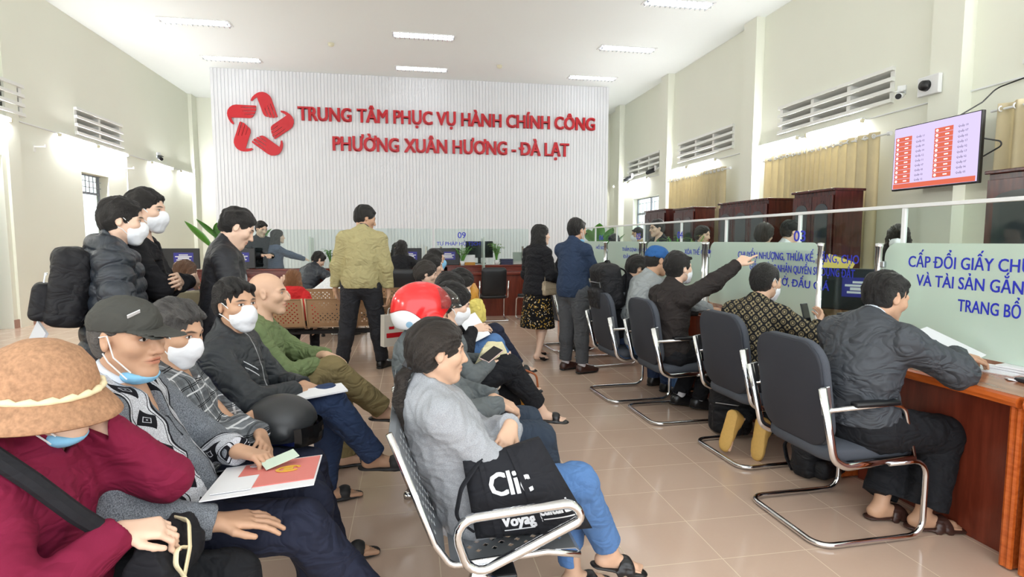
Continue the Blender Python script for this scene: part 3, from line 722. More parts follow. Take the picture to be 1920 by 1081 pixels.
# ---------------------------------------------------------------- curtains
M_curt = fabric('curtain_cloth', (232, 220, 188), .85, 300, .08, .2, .08)
def curtain(x, y0, y1, z0, z1, lab, seed):
    t = thing('curtain', lab, 'curtain', (x, (y0+y1)/2, z0), 0, 'beige curtains on the right wall'); rnd = random.Random(seed)
    bm = BM(); n = int((y1-y0)/.018); nz = 8; ph = 0; cols = []
    for i in range(n+1):
        ph += .018*2*PI/(.155+.05*math.sin(i*.05+seed))
        col = []
        for j in range(nz+1):
            f = j/nz; a = .05*(1-.25*f)
            col.append(bm.verts.new((a*math.sin(ph+.25*math.sin(3*f+i*.02)*(1-f)), y0+(y1-y0)*i/n-(y0+y1)/2, f*(z1-z0))))
        cols.append(col)
    for a, b in zip(cols, cols[1:]):
        for j in range(nz): bm.faces.new((a[j], b[j], b[j+1], a[j+1]))
    bmesh.ops.solidify(bm, geom=bm.faces[:], thickness=.004)
    obj('drape', bm, M_curt, t, True)
    bm = BM(); tube(bm, [(0, -(y1-y0)/2-.15, z1-z0-.06), (0, (y1-y0)/2+.1, z1-z0-.06)], .014, 8); lathe(bm, [(0, 0), (.03, 0), (.03, .05), (0, .05)], 10, (0, -(y1-y0)/2-.15, z1-z0-.06), rotm(rx=PI/2)); obj('rod', bm, M_white, t)
    bm = BM(); k = 0
    while k*.155 < y1-y0-.05:
        tube(bm, [(-.03+.028*math.cos(a), -(y1-y0)/2+.06+k*.155, z1-z0-.06+.028*math.sin(a)) for a in np.linspace(0, 2*PI, 9)[:-1]], .008, 6, closed=True); k += 1
    obj('eyelet_rings', bm, M_white, t)['kind'] = 'stuff'
curtain(6.45, 7.0, 9.55, .9, 2.93, 'long beige curtain on the right wall left of the wall screen', 1)
curtain(6.45, 10.92, 13.52, .9, 2.95, 'beige curtain on right wall above the second pair of cabinets', 2)
curtain(6.45, 3.4, 5.35, .9, 2.92, 'beige curtain at the right edge beside the wall screen', 3)
# ---------------------------------------------------------------- cabinets
M_cabglass = flat('dark_cabinet_glass', (52, 58, 62), .06, 0, spec=.8)
def cabinet(x0, x1, y0, y1, h, nd, lab):
    yc = (y0+y1)/2; w = y1-y0; t = thing('wooden_cabinet', lab, 'cabinet', (x0, yc, 0), 0, 'dark arched-door cabinets on the right')
    bm = BM(); bx(bm, ((x1-x0)/2+.01, 0, h/2), (x1-x0-.02, w-.01, h-.002)); obj('body', bm, M_cab, t)
    bm = BM(); bx(bm, ((x1-x0)/2, 0, h+.012), (x1-x0+.05, w+.03, .035), .008); obj('cornice', bm, M_cab, t)
    dw = (w-.02)/nd
    for k in range(nd):
        y = -w/2+.01+dw*(k+.5)
        d = obj('door', box((0, 0, 0), (.022, dw-.012, h-.12), .004), M_cab, t); d.location = (-.004, y, h/2)
        aw, z0, z1 = dw-.16, -.05, h/2-.26
        pl = [(-aw/2, z0), (aw/2, z0), (aw/2, z1)]+[(aw/2*math.cos(a), z1+.09*math.sin(a)) for a in np.linspace(0, PI, 9)[1:-1]]+[(-aw/2, z1)]
        bm = BM(); prism(bm, pl, -.003, .003, stand_y((-.014, 0, 0))); obj('arched_pane', bm, M_cabglass, d)
        bm = BM(); bx(bm, (-.014, 0, -h/4-.03), (.012, dw-.16, h/2-.25), .004); obj('lower_panel', bm, M_cab, d)
        bm = BM(); tube(bm, [(-.012, dw/2-.05, -.02), (-.035, dw/2-.05, -.0), (-.035, dw/2-.05, .06), (-.012, dw/2-.05, .08)], .006, 6); obj('handle', bm, M_steel, d)
cabinet(5.6, 6.0, 11.9, 13.0, 2.09, 3, 'dark wooden cabinet farthest away, by the barred window')
cabinet(5.6, 6.05, 10.58, 11.46, 2.06, 2, 'dark wooden cabinet second from the far end')
cabinet(5.6, 6.08, 8.2, 9.65, 2.06, 3, 'wide dark wooden cabinet below the long curtain, far one of the middle pair')
cabinet(5.6, 6.05, 6.77, 7.6, 2.09, 2, 'dark wooden cabinet below the long curtain, near one of the middle pair')
cabinet(5.55, 6.0, 3.3, 4.68, 2.06, 2, 'dark wooden cabinet with arched pane at the right edge below the wall screen')
# ---------------------------------------------------------------- people: implicit bodies meshed from one field each
A3 = lambda *v: np.array(v, dtype=np.float64)
def unit(v): v = np.asarray(v, float); return v/max(1e-9, np.linalg.norm(v))
def frame(fwd, up):
    """columns: right, forward, up"""
    f = unit(fwd); u = np.asarray(up, float); u = unit(u-f*u.dot(f)); r = np.cross(f, u); return np.stack([r, f, u], 1)
def frame_u(up, fwd):
    u = unit(up); f = np.asarray(fwd, float); f = unit(f-u*f.dot(u)); r = np.cross(f, u); return np.stack([r, f, u], 1)
class Vol:
    """list of primitives -> signed field on a grid -> mesh"""
    def __init__(s): s.p = []
    def cap(s, a, b, r1, r2=None, k=.02, flat=None, op='+'):
        a, b = np.asarray(a, float), np.asarray(b, float); r2 = r1 if r2 is None else r2
        R = max(r1, r2); lo, hi = np.minimum(a, b)-R, np.maximum(a, b)+R
        ba = b-a; L = max(1e-9, ba.dot(ba))
        def f(x, y, z):
            px, py, pz = x-a[0], y-a[1], z-a[2]
            t = np.clip((px*ba[0]+py*ba[1]+pz*ba[2])/L, 0, 1)
            dx, dy, dz = px-t*ba[0], py-t*ba[1], pz-t*ba[2]
            if flat is not None:   # squeeze across direction flat[0] by flat[1]
                n, q = flat; w = dx*n[0]+dy*n[1]+dz*n[2]; d2 = dx*dx+dy*dy+dz*dz+(q*q-1)*w*w
                return np.sqrt(np.maximum(d2, 0))-(r1+(r2-r1)*t)
            return np.sqrt(dx*dx+dy*dy+dz*dz)-(r1+(r2-r1)*t)
        s.p.append((f, lo, hi, k, op)); return s
    def ell(s, c, rad, F=None, k=.02, op='+'):
        c = np.asarray(c, float); rad = np.asarray(rad, float); F = np.eye(3) if F is None else F
        R = np.sqrt(((F*rad)**2).sum(1)); lo, hi = c-R, c+R
        def f(x, y, z):
            px, py, pz = x-c[0], y-c[1], z-c[2]; k0 = 0; k1 = 0
            for i in range(3):
                q = (px*F[0, i]+py*F[1, i]+pz*F[2, i])/rad[i]; k0 = k0+q*q; k1 = k1+(q/rad[i])**2
            k0 = np.sqrt(k0); return k0*(k0-1)/np.maximum(np.sqrt(k1), 1e-6)
        s.p.append((f, lo, hi, k, op)); return s
    def rbox(s, c, half, F=None, r=.01, k=.01, op='+'):
        c = np.asarray(c, float); half = np.asarray(half, float)-r; F = np.eye(3) if F is None else F
        R = (np.abs(F)*(half+r)).sum(1); lo, hi = c-R, c+R
        def f(x, y, z):
            px, py, pz = x-c[0], y-c[1], z-c[2]; o = 0; m = None
            for i in range(3):
                q = np.abs(px*F[0, i]+py*F[1, i]+pz*F[2, i])-half[i]; o = o+np.maximum(q, 0)**2; m = q if m is None else np.maximum(m, q)
            return np.sqrt(o)+np.minimum(m, 0)-r
        s.p.append((f, lo, hi, k, op)); return s
    def cut(s, p, n, k=.004, lo=None, hi=None):
        """remove everything on the side n points to (optionally only inside a box)"""
        p = np.asarray(p, float); n = unit(n)
        def f(x, y, z): return (x-p[0])*n[0]+(y-p[1])*n[1]+(z-p[2])*n[2]
        s.p.append((f, lo, hi, k, 'cut')); return s
    def fn(s, f, lo, hi, k=.01, op='+'): s.p.append((f, np.asarray(lo, float), np.asarray(hi, float), k, op)); return s
    def mesh(s, h):
        adds = [q for q in s.p if q[4] == '+']; lo = np.min([q[1] for q in adds], 0)-3*h-.01; hi = np.max([q[2] for q in adds], 0)+3*h+.01
        n = np.ceil((hi-lo)/h).astype(int)+1; F = np.full(n, .06, np.float32)
        ax = [(lo[i]+h*np.arange(n[i])).astype(np.float32) for i in range(3)]
        for f, a, b, k, op in s.p:
            pad = k*1.1+2.5*h
            i0 = [0]*3 if a is None else [max(0, int((a[i]-pad-lo[i])/h)) for i in range(3)]
            i1 = list(n) if a is None else [min(n[i], int((b[i]+pad-lo[i])/h)+2) for i in range(3)]
            if any(u >= v for u, v in zip(i0, i1)): continue
            sl = tuple(slice(u, v) for u, v in zip(i0, i1))
            d = f(ax[0][sl[0]][:, None, None], ax[1][sl[1]][None, :, None], ax[2][sl[2]][None, None, :]); g = F[sl]
            if op == '+': t = np.clip(.5+.5*(g-d)/k, 0, 1); F[sl] = g+(d-g)*t-k*t*(1-t)
            else:
                d = -d if op == '-' else d   # smooth max with d
                if op == '&': d = d
                t = np.clip(.5-.5*(g-d)/k, 0, 1); F[sl] = g+(d-g)*t+k*t*(1-t)
        np.clip(F, -3*h, 3*h, F)
        grid = vdb.FloatGrid(3*h); grid.copyFromArray(F)
        pts, quads = grid.convertToQuads(0.0)
        return pts.astype(np.float64)*h+lo, quads
def to_mesh(name, pts, quads, keep_largest=True):
    if keep_largest and len(pts):   # drop stray crumbs: label propagation over the quads
        lab = np.arange(len(pts))
        for _ in range(400):
            m = lab[quads].min(1); new = lab.copy()
            for c in range(4): np.minimum.at(new, quads[:, c], m)
            new = new[new]
            if (new == lab).all(): break
            lab = new
        u, cnt = np.unique(lab[quads[:, 0]], return_counts=True); big = u[cnt.argmax()]
        quads = quads[lab[quads[:, 0]] == big]
        used = np.unique(quads); re = np.full(len(pts), -1); re[used] = np.arange(len(used)); pts = pts[used]; quads = re[quads]
    me = bpy.data.meshes.new(name); n, m = len(pts), len(quads)
    me.vertices.add(n); me.vertices.foreach_set('co', pts.astype(np.float32).ravel())
    me.loops.add(m*4); me.loops.foreach_set('vertex_index', quads.astype(np.int32).ravel())
    me.polygons.add(m); me.polygons.foreach_set('loop_start', np.arange(0, m*4, 4, dtype=np.int32))
    me.update(calc_edges=True); me.shade_smooth()
    return me
def normals_of(me):
    a = np.empty(len(me.vertices)*3, np.float32); me.vertex_normals.foreach_get('vector', a); return a.reshape(-1, 3).astype(float)
def put_attr(me, name, arr):
    at = me.attributes.new(name, 'FLOAT_VECTOR', 'POINT'); at.data.foreach_set('vector', np.ascontiguousarray(arr, dtype=np.float32).ravel())
def wavy(P, freq, seed, n=4):
    """cheap smooth noise in about -1..1"""
    r = np.random.RandomState(seed); o = np.zeros(len(P))
    for i in range(n):
        d = r.normal(size=3); d /= np.linalg.norm(d); f = freq*(.7+.6*r.rand())
        w = P @ d*f+r.rand()*6.28; d2 = r.normal(size=3); o += np.sin(w+1.3*np.sin(P @ d2*freq*.55+r.rand()*6))
    return o/n**.5/1.2
def creases(P, freq, seed, sq=(1, 1, 1)):
    """ridged folds"""
    P = P*np.asarray(sq); a = wavy(P, freq, seed, 3); b = wavy(P, freq*1.9, seed+7, 3)
    return .65*(1-np.abs(a)*1.6)+.35*(1-np.abs(b)*1.6)-.4

# ---- materials that read the stored body coordinates
def skin_mat():
    t = NT('skin'); v, x, y, z = t.attr('hl')
    base = t.n('ObjectInfo').outputs['Color']; co = t.n('TexCoord').outputs['Object']
    mot = t.noise(38, co, 3); ax = t.math('ABSOLUTE', x)
    c = t.mix(t.math('MULTIPLY', mot, .3), base, t.n('VectorMath', {0: base, 1: (.80, .66, .60)}, operation='MULTIPLY').outputs[0])
    front = t.gt(y, .035)
    def ell(cx, cz, rx, rz, use=ax, soft=.25):
        a = t.math('DIVIDE', t.math('SUBTRACT', use, cx), rx); b = t.math('DIVIDE', t.math('SUBTRACT', z, cz), rz)
        d = t.math('SQRT', t.math('ADD', t.math('MULTIPLY', a, a), t.math('MULTIPLY', b, b)))
        return t.math('MULTIPLY', t.math('MULTIPLY', t.math('SUBTRACT', 1+soft, d), 1/(2*soft), clamp=True), front)
    def tint(col, mask, f): return t.mix(t.math('MULTIPLY', mask, f), col, f_col)
    dark = t.n('VectorMath', {0: base, 1: (.62, .40, .36)}, operation='MULTIPLY').outputs[0]
    c = t.mix(t.math('MULTIPLY', ell(.0, -.034, .013, .010, soft=.6), .25), c, dark)
    lipc = t.n('VectorMath', {0: base, 1: (.80, .42, .40)}, operation='MULTIPLY').outputs[0]
    c = t.mix(t.math('MULTIPLY', ell(0, -.0605, .025, .0105, soft=.3), .75), c, lipc)
    c = t.mix(t.math('MULTIPLY', ell(0, -.0600, .024, .0015, soft=.5), .85), c, (.05, .02, .02))
    c = t.mix(t.math('MULTIPLY', ell(.0095, -.0415, .0045, .0025, soft=.6), .8), c, (.06, .025, .02))
    # brows, eyes
    bz = t.math('MULTIPLY_ADD', t.math('ABSOLUTE', t.math('SUBTRACT', ax, .030)), -.16, 0)
    zb = t.math('SUBTRACT', z, bz)
    a = t.math('DIVIDE', t.math('SUBTRACT', ax, .033), .020); b = t.math('DIVIDE', t.math('SUBTRACT', zb, .0285), .0042)
    d = t.math('SQRT', t.math('ADD', t.math('MULTIPLY', a, a), t.math('MULTIPLY', b, b)))
    brow = t.math('MULTIPLY', t.math('MULTIPLY', t.math('SUBTRACT', 1.4, d), 1.3, clamp=True), front)
    c = t.mix(t.math('MULTIPLY', brow, .88), c, (.018, .014, .012))
    c = t.mix(t.math('MULTIPLY', ell(.031, .0085, .0185, .0085, soft=.45), .5), c, dark)
    c = t.mix(ell(.031, .0078, .0150, .0062, soft=.12), c, (.02, .014, .012))
    eye = ell(.031, .0070, .0138, .0046, soft=.1)
    c = t.mix(eye, c, (.68, .64, .60))
    iris = ell(.032, .0075, .0056, .0056, soft=.1)
    c = t.mix(t.math('MULTIPLY', iris, t.gt(eye, .3)), c, (.012, .007, .005))
    m = t.bsdf(c, t.math('MULTIPLY_ADD', mot, .15, .42), 0, t.noise(420, co, 2), .12, .001, .4)
    t.b.inputs['Subsurface Weight'].default_value = .0
    return m
M_skin = skin_mat()
def hair_mat():
    t = NT('hair'); base = t.n('ObjectInfo').outputs['Color']; v, x, y, z = t.attr('hl')
    mp = t.n('Mapping', {'Vector': v, 'Scale': (1, .12, .22)}); nz = t.noise(420, mp.outputs[0], 4, .7)
    c = t.mix(nz, t.n('VectorMath', {0: base, 1: (.45, .45, .45)}, operation='MULTIPLY').outputs[0], t.n('VectorMath', {0: base, 1: (2.6, 2.5, 2.4)}, operation='MULTIPLY').outputs[0])
    return t.bsdf(c, .40, 0, nz, 1.0, .02, .5)
M_hair = hair_mat()
SKIN = dict(tan=srgb(202, 161, 132), mid=srgb(214, 176, 149), light=srgb(230, 195, 171), pale=srgb(240, 206, 184), brown=srgb(180, 130, 98))
M_mask = fabric('mask_cloth', (238, 240, 244), .8, 700, .04, .15, .03); M_maskblue = fabric('mask_blue', (140, 200, 236), .8, 700, .05, .15, .04)

def ik(a, b, l1, l2, pole):
    a, b = np.asarray(a, float), np.asarray(b, float); d = b-a; L = np.linalg.norm(d); M = (l1+l2)*.998
    if L > M: b = a+d/L*M; d = b-a; L = M
    L = max(L, abs(l1-l2)+1e-3); x = (l1*l1-l2*l2+L*L)/(2*L); h = math.sqrt(max(0, l1*l1-x*x)); u = d/np.linalg.norm(d)
    p = np.asarray(pole, float); p = p-u*p.dot(u); p = unit(p) if np.linalg.norm(p) > 1e-6 else A3(0, 0, 1)
    return a+u*x+p*h, b

def head_vol(v, F, c, s, o):
    """skull, face, ears, neck root; F columns = right, forward, up of the head"""
    P = lambda x, y, z: c+F @ (A3(x, y, z)*s)
    q = o.get('fat', 1.0)
    v.ell(P(0, -.014, .036), A3(.074, .094, .080)*s, F, k=.02*s)
    v.ell(P(0, .022, -.012), A3(.064*q, .070, .088)*s, F, k=.02*s)
    for e in (-1, 1):
        v.cap(P(e*.047*q, .002, -.052), P(e*.018, .062, -.098), .014*s*q, .018*s, k=.035*s)
        v.ell(P(e*.044, .056, -.018), A3(.022*q, .024, .022)*s, F, k=.025*s)
        v.cap(P(e*.012, .083, .024), P(e*.050, .066, .022), .010*s, .009*s, k=.016*s)
    v.ell(P(0, .073, -.100), A3(.021, .018, .017)*s, F, k=.022*s)
    v.ell(P(0, .076, -.060), A3(.028, .017, .024)*s, F, k=.016*s)
    for e in (-1, 1): v.ell(P(e*.031, .091, .007), A3(.020, .014, .012)*s, F, k=.014*s, op='-')
    for e in (-1, 1): v.ell(P(e*.031, .066, .0065), A3(.0165, .0165, .0125)*s, F, k=.004*s)
    v.cap(P(0, .083, .014), P(0, .106, -.026), .0085*s, .0115*s, k=.012*s)
    v.ell(P(0, .108, -.031), A3(.0125, .012, .0105)*s, F, k=.006*s)
    for e in (-1, 1): v.ell(P(e*.0135, .091, -.034), A3(.0095, .0125, .0085)*s, F, k=.007*s)
    v.cap(P(-.014, .0910, -.0555), P(.014, .0910, -.0555), .0060*s, k=.006*s)
    v.cap(P(-.011, .0900, -.0668), P(.011, .0900, -.0668), .0070*s, k=.006*s)
    v.ell(P(0, .099, -.0610), A3(.023, .008, .0014)*s, F, k=.003*s, op='-')
    for e in (-1, 1):
        E = F @ np.array(rotm(0, 0, e*-.35).to_3x3()) @ np.array(rotm(.15).to_3x3())
        v.ell(P(e*.0745, -.012, -.002), A3(.0085, .0185, .031)*s, E, k=.007*s)
        v.ell(P(e*.0835, -.008, .002), A3(.006, .0105, .018)*s, E, k=.005*s, op='-')
def hand(v, w, d, n, side, s, curl=.35, spread=1.0, curls=None, thumb=.6, k=.006):
    """wrist w, finger direction d, back-of-hand normal n, side: +1 thumb lies along d x n"""
    d = unit(d); n = unit(n-d*np.dot(n, d)); t = np.cross(d, n)*side
    L = .092*s; kn = []
    for i, (o, ln) in enumerate(((.030, .98), (.0105, 1.02), (-.0095, .98), (-.028, .90))):
        a = w+t*o*.55*s; b = w+d*L*ln+t*o*s*(.9+.1*spread); v.cap(a, b, .0155*s, .0115*s, k=.014); kn.append((b, o))
    for i, (b, o) in enumerate(kn):
        ln = (.041, .046, .042, .033)[i]*s; r = (.0092, .0095, .0090, .0080)[i]*s; cu = curl if curls is None else curls[i]
        dd = unit(d+t*o*3.0*spread); p = b
        for j, (f, rr) in enumerate(((1, 1), (.62, .92), (.5, .82))):
            ang = cu*(.75, 1.1, .8)[j]; sn, cs = math.sin(ang), math.cos(ang)
            nn = unit(n-dd*np.dot(n, dd)); dd = unit(dd*cs-nn*sn); n2 = p+dd*ln*f
            v.cap(p, n2, r*rr, r*rr*.92, k=k*.7); p = n2
    b = w+d*.022*s+t*.022*s; m = b+unit(d*.75+t*.75-n*.25*thumb)*.043*s; e = m+unit(d*.95+t*.22-n*.45*thumb)*.032*s; f = e+unit(d*1+t*.0-n*.5*thumb)*.024*s
    v.cap(b, m, .0155*s, .0115*s, k=.012); v.cap(m, e, .0110*s, .0098*s, k=k*.6); v.cap(e, f, .0098*s, .0082*s, k=k*.6)

def person(label, loc, yaw, s=1.0, h=.008, seated=False, hip=None, neck=None, slouch=.0, twist=0, head=(0, 0, 0), hoff=(0, .02, 0),
           armR=None, armL=None, legR=None, legL=None, skin='mid', hair=None, top=None, bottom=None, shoes=None, mask=None, glasses=False, fat=1.0, fem=False, group=None, extras=(), seed=0, legs=True, face=None):
    """All body points are given in the person's own frame: x right, y forward, z up from the floor, metres (scaled by s).
    arm = (wrist, elbow pole, finger direction, back-of-hand normal, curl); leg = (ankle, knee pole, toe direction)"""
    yr = math.radians(yaw); t = thing('person', label, 'person', (*loc, 0), -yr, group); t.scale = (1, 1, 1)
    hip = A3(*(hip or ((0, 0, .525) if seated else (0, 0, .885)))); neck = A3(*(neck or ((0, -.06, 1.02) if seated else (0, .0, 1.385))))
    hipw = .088*(1.05 if fem else 1); sw = (.148 if fem else .170)
    U = unit(neck-hip); L = np.linalg.norm(neck-hip); fw = A3(0, 1, 0)
    Fh = frame_u(U*.5+A3(0, 0, .5), fw)               # pelvis
    tw = math.radians(twist); Fc = frame_u(U, A3(math.sin(tw), math.cos(tw), 0))
    mid = hip+(neck-hip)*.5-Fc[:, 1]*slouch
    chest = hip+(neck-hip)*.70-Fc[:, 1]*slouch*.75
    sh = {e: neck-U*.075+Fc[:, 0]*e*sw-Fc[:, 1]*.005 for e in (-1, 1)}
    hy, hp, hr = [math.radians(a) for a in head]
    R = np.array((Matrix.Rotation(-hy, 3, 'Z') @ Matrix.Rotation(-hp, 3, 'X') @ Matrix.Rotation(hr, 3, 'Y')))
    FH = R; nd = unit(U*.6+A3(0, .18, .6)); hc = neck+nd*.125+A3(*hoff)+FH @ A3(0, .018, .018)
    arms = {}
    for e, a in ((1, armR), (-1, armL)):
        if a is None: a = ((e*.25, .05, hip[2]-.03), (e*.4, -1, 0), (0, .1, -1), (e*1, 0, 0), .4)
        el, wr = ik(sh[e], A3(*a[0]), .275, .245, a[1]); arms[e] = (sh[e], el, wr, A3(*a[2]), A3(*a[3]), a[4], a[5] if len(a) > 5 else {})
    legd = {}
    for e, l in ((1, legR), (-1, legL)):
        if l is None: l = ((e*.12, .42, .08), (e*.1, 1, .6), (e*.15, 1, 0)) if seated else ((e*.10, 0, .08), (0, 1, 0), (e*.2, 1, 0))
        hj = hip+Fh[:, 0]*e*hipw; kn, an = ik(hj, A3(*l[0]), .405, .395, l[1]); legd[e] = (hj, kn, an, unit(A3(*l[2])))
    # ---- skin
    v = Vol(); hs = .98 if fem else 1.0
    v.cap(neck-U*.04, hc+FH @ A3(0, -.022, -.05), .058*(.88 if fem else 1)*fat, .054*(.86 if fem else 1), k=.03)
    head_vol(v, FH, hc, hs, dict(fat=.5+.5*fat))
    v.ell(chest, A3(.15, .10, .17), Fc, k=.04); v.ell(mid, A3(.13, .095, .15), Fc, k=.04); v.ell(hip, A3(.15, .11, .11), Fh, k=.04)
    for e in (-1, 1):
        a, el, wr, d, n, cu, kw = arms[e]
        v.cap(neck-U*.05, a, .055, .045, k=.03); v.cap(a, el, .046, .037, k=.02); v.cap(el, wr, .037, .026*(.9 if fem else 1), k=.02, )
        hand(v, wr, d, n, e*kw.get('flip', 1), (.90 if fem else 1.0)*kw.get('size', 1), cu, kw.get('spread', 1), kw.get('curls'), kw.get('thumb', .6))
    ft = (.90 if fem else 1.0)
    if legs:
        for e in (-1, 1):
            hj, kn, an, td = legd[e]; up = A3(0, 0, 1) if abs(td[2]) < .6 else unit(kn-an)
            v.cap(hj, kn, .078, .052, k=.03); v.cap(kn, an, .050, .034, k=.03)
            up = unit(up-td*up.dot(td)); v.ell(kn+(an-kn)*.3-td*.02, A3(.046, .046, .09), frame_u(kn-an, td), k=.03)
            hl = an-up*.035-td*.025; v.ell(hl, A3(.032, .04, .034)*ft, frame_u(up, td), k=.02)
            ball = an-up*.055+td*.135*ft; v.cap(an-up*.02, ball, .034*ft, .022*ft, k=.02); v.cap(hl-up*.015, ball, .026*ft, .020*ft, k=.02)
            sd = np.cross(td, up)*e*-1
            for i in range(5): v.cap(ball+sd*(.030-.0155*i)*ft-td*.006*i, ball+sd*(.030-.0155*i)*ft+td*(.055-.008*i)*ft-up*.004, .012*ft-(.001*i), .0105*ft-.001*i, k=.005)
    pts, quads = v.mesh(h if h > .005 else h)
    me = to_mesh('body', pts, quads); P = np.empty(len(me.vertices)*3); me.vertices.foreach_get('co', P); P = P.reshape(-1, 3)
    put_attr(me, 'hl', (P-hc) @ FH/hs)
    o = obj('body', me, M_skin, t); o.color = (*SKIN[skin], 1)
    ctx = dict(t=t, neck=neck, hip=hip, U=U, Fc=Fc, Fh=Fh, mid=mid, chest=chest, sh=sh, hc=hc, FH=FH, arms=arms, legs=legd, h=h, fat=fat, fem=fem, hs=hs, seed=seed, slouch=slouch, s=s)
    if top: make_top(ctx, **top)
    if bottom: make_bottom(ctx, **bottom)
    if shoes: make_shoes(ctx, **shoes)
    if hair: make_hair(ctx, **hair)
    if mask: make_mask(ctx, mask)
    if glasses: make_glasses(ctx)
    t.scale = (s, s, s)
    return t, ctx
def hp(c, x, y, z): return c['hc']+c['FH'] @ (A3(x, y, z)*c['hs'])
def garment(c, name, v, h, m, fold=.006, freq=34, sq=(1, 1, 1), smooth_attr=True, label=None, disp=None):
    pts, quads = v.mesh(h); me = to_mesh(name, pts, quads)
    P = np.empty(len(me.vertices)*3); me.vertices.foreach_get('co', P); P = P.reshape(-1, 3); N = normals_of(me)
    T = (P-c['hip']) @ c['Fc']; put_attr(me, 'tc', T); put_attr(me, 'hl', (P-c['hc']) @ c['FH'])
    d = np.zeros(len(P)); fold *= .6 if h > .0055 else 1
    if fold: d += fold*creases(P, freq, c['seed']*13+len(name), sq)
    if disp is not None: d += disp(P, T, N)
    P = P+N*d[:, None]; me.vertices.foreach_set('co', P.astype(np.float32).ravel()); me.update()
    o = obj(name, me, m, c['t'])
    if label: o['label'] = label
    return o
def make_top(c, m, name='jacket', t=.022, sleeve=1.0, length=.10, fold=.007, freq=36, puff=0, hood=False, collar=None, collar_m=None, loose=1.0, belly=0, cuff=None, open_neck=0, label=None, hem=None):
    v = Vol(); f = c['fat']; U, Fc, Fh = c['U'], c['Fc'], c['Fh']; nk = c['neck']
    w = .9 if c['fem'] else 1.0
    v.ell(c['chest'], A3((.148*w+t)*f, (.098+t)*f, .17+t), Fc, k=.05)
    v.ell(c['mid']-U*.02, A3((.132*w+t*1.1)*f, (.098+t+belly)*f*loose, .16), Fc, k=.06)
    if c['fem']: 
        for e in (-1, 1): v.ell(c['chest']+Fc @ A3(e*.065, .075, -.005), A3(.06, .05, .06)+t*.5, Fc, k=.05)
    v.ell(c['hip']+U*.04, A3((.158+t)*f, (.120+t+belly*.7)*f*loose, .16+length*.5), Fh, k=.05)
    if length > .12: v.ell(c['hip']-Fh[:, 2]*(length-.1), A3((.165+t)*f, (.125+t)*f*loose, .12), Fh, k=.05)
    for e in (-1, 1):
        a, el, wr, d, n, cu, kw = c['arms'][e]
        v.cap(nk-U*.03, a+U*.012, .052+t*.5, .040+t*.7, k=.05)
        v.cap(a, el, .047+t*.8, .041+t*.9, k=.04)
        en = el+(wr-el)*(sleeve if sleeve <= 1 else 1); 
        if sleeve > .3: v.cap(el, en, .041+t*.9, .030+t*.62, k=.03)
        if cuff: v.cap(en-(wr-el)*.12, en, .031+t*.45, .030+t*.35, k=.01)
    cl = collar or {}
    hgt = cl.get('h', .035); nd = unit(c['hc']-nk)
    v.cap(nk-U*.03, nk+nd*hgt-Fc[:, 1]*.004, .064+t*.5, .058+t*.35, k=.02)
    for e in (-1, 1):   # sleeve ends
        a, el, wr, d, n, cu, kw = c['arms'][e]; en = el+(wr-el)*sleeve; q = unit(en-el); bb = .09
        v.cut(en, q, .004, en-bb, en+bb)
    v.cut(nk+nd*(hgt+.004), nd*.75-Fc[:, 1]*cl.get('tilt', -.35), .006, nk-.12, nk+A3(.12, .12, .14))
    if open_neck: v.ell(nk+Fc @ A3(0, .09, -.05), A3(.035, .07, open_neck), Fc, k=.01, op='-')
    v.cut(c['hip']-Fh[:, 2]*(length-.06 if hem is None else hem), -Fh[:, 2], .006)
    if hood:
        hn = nk-Fc[:, 1]*.085+U*.02
        for a in np.linspace(-1.25, 1.25, 9):
            v.cap(hn+Fc @ A3(math.sin(a)*.125, .10-math.cos(a)*.085, .02*math.cos(a)-.01), hn+Fc @ A3(math.sin(a)*.115, .09-math.cos(a)*.10, -.05), .038, .034, k=.03)
    dp = None
    if puff:
        Pa = [(c['arms'][e][0], c['arms'][e][1], c['arms'][e][2]) for e in (-1, 1)]
        def dp(P, T, N):
            ax = T[:, 2].copy(); r = np.full(len(P), .0)
            for (a, el, wr) in Pa:
                for (p, q, off) in ((a, el, 0), (el, wr, .275)):
                    ba = q-p; L = np.linalg.norm(ba); tt = (P-p) @ ba/L; dd = np.linalg.norm(P-p-np.outer(np.clip(tt, 0, L), ba/L), axis=1)
                    on = (dd < .115) & (tt > -.02) & (tt < L+.02) & (np.abs(T[:, 0]) > .155); ax[on] = tt[on]+off+.03
            return puff*(np.abs(np.sin(PI*ax/.082+.25*np.sin(P[:, 0]*30+P[:, 1]*22)))**.6-.55)
    garment(c, name, v, max(c['h'], .006), m, fold, freq, disp=dp, label=label)
    if collar_m:
        v = Vol(); v.cap(nk-U*.0, nk+nd*(hgt+.012)-Fc[:, 1]*.002, .064+t*.2, .060+t*.1, k=.01); v.cut(nk+nd*(hgt+.016), nd*.75-Fc[:, 1]*-.35, .004)
        if open_neck: v.ell(nk+Fc @ A3(0, .09, -.03), A3(.03, .07, open_neck*.8), Fc, k=.01, op='-')
        garment(c, 'collar', v, max(c['h'], .006), collar_m, 0)
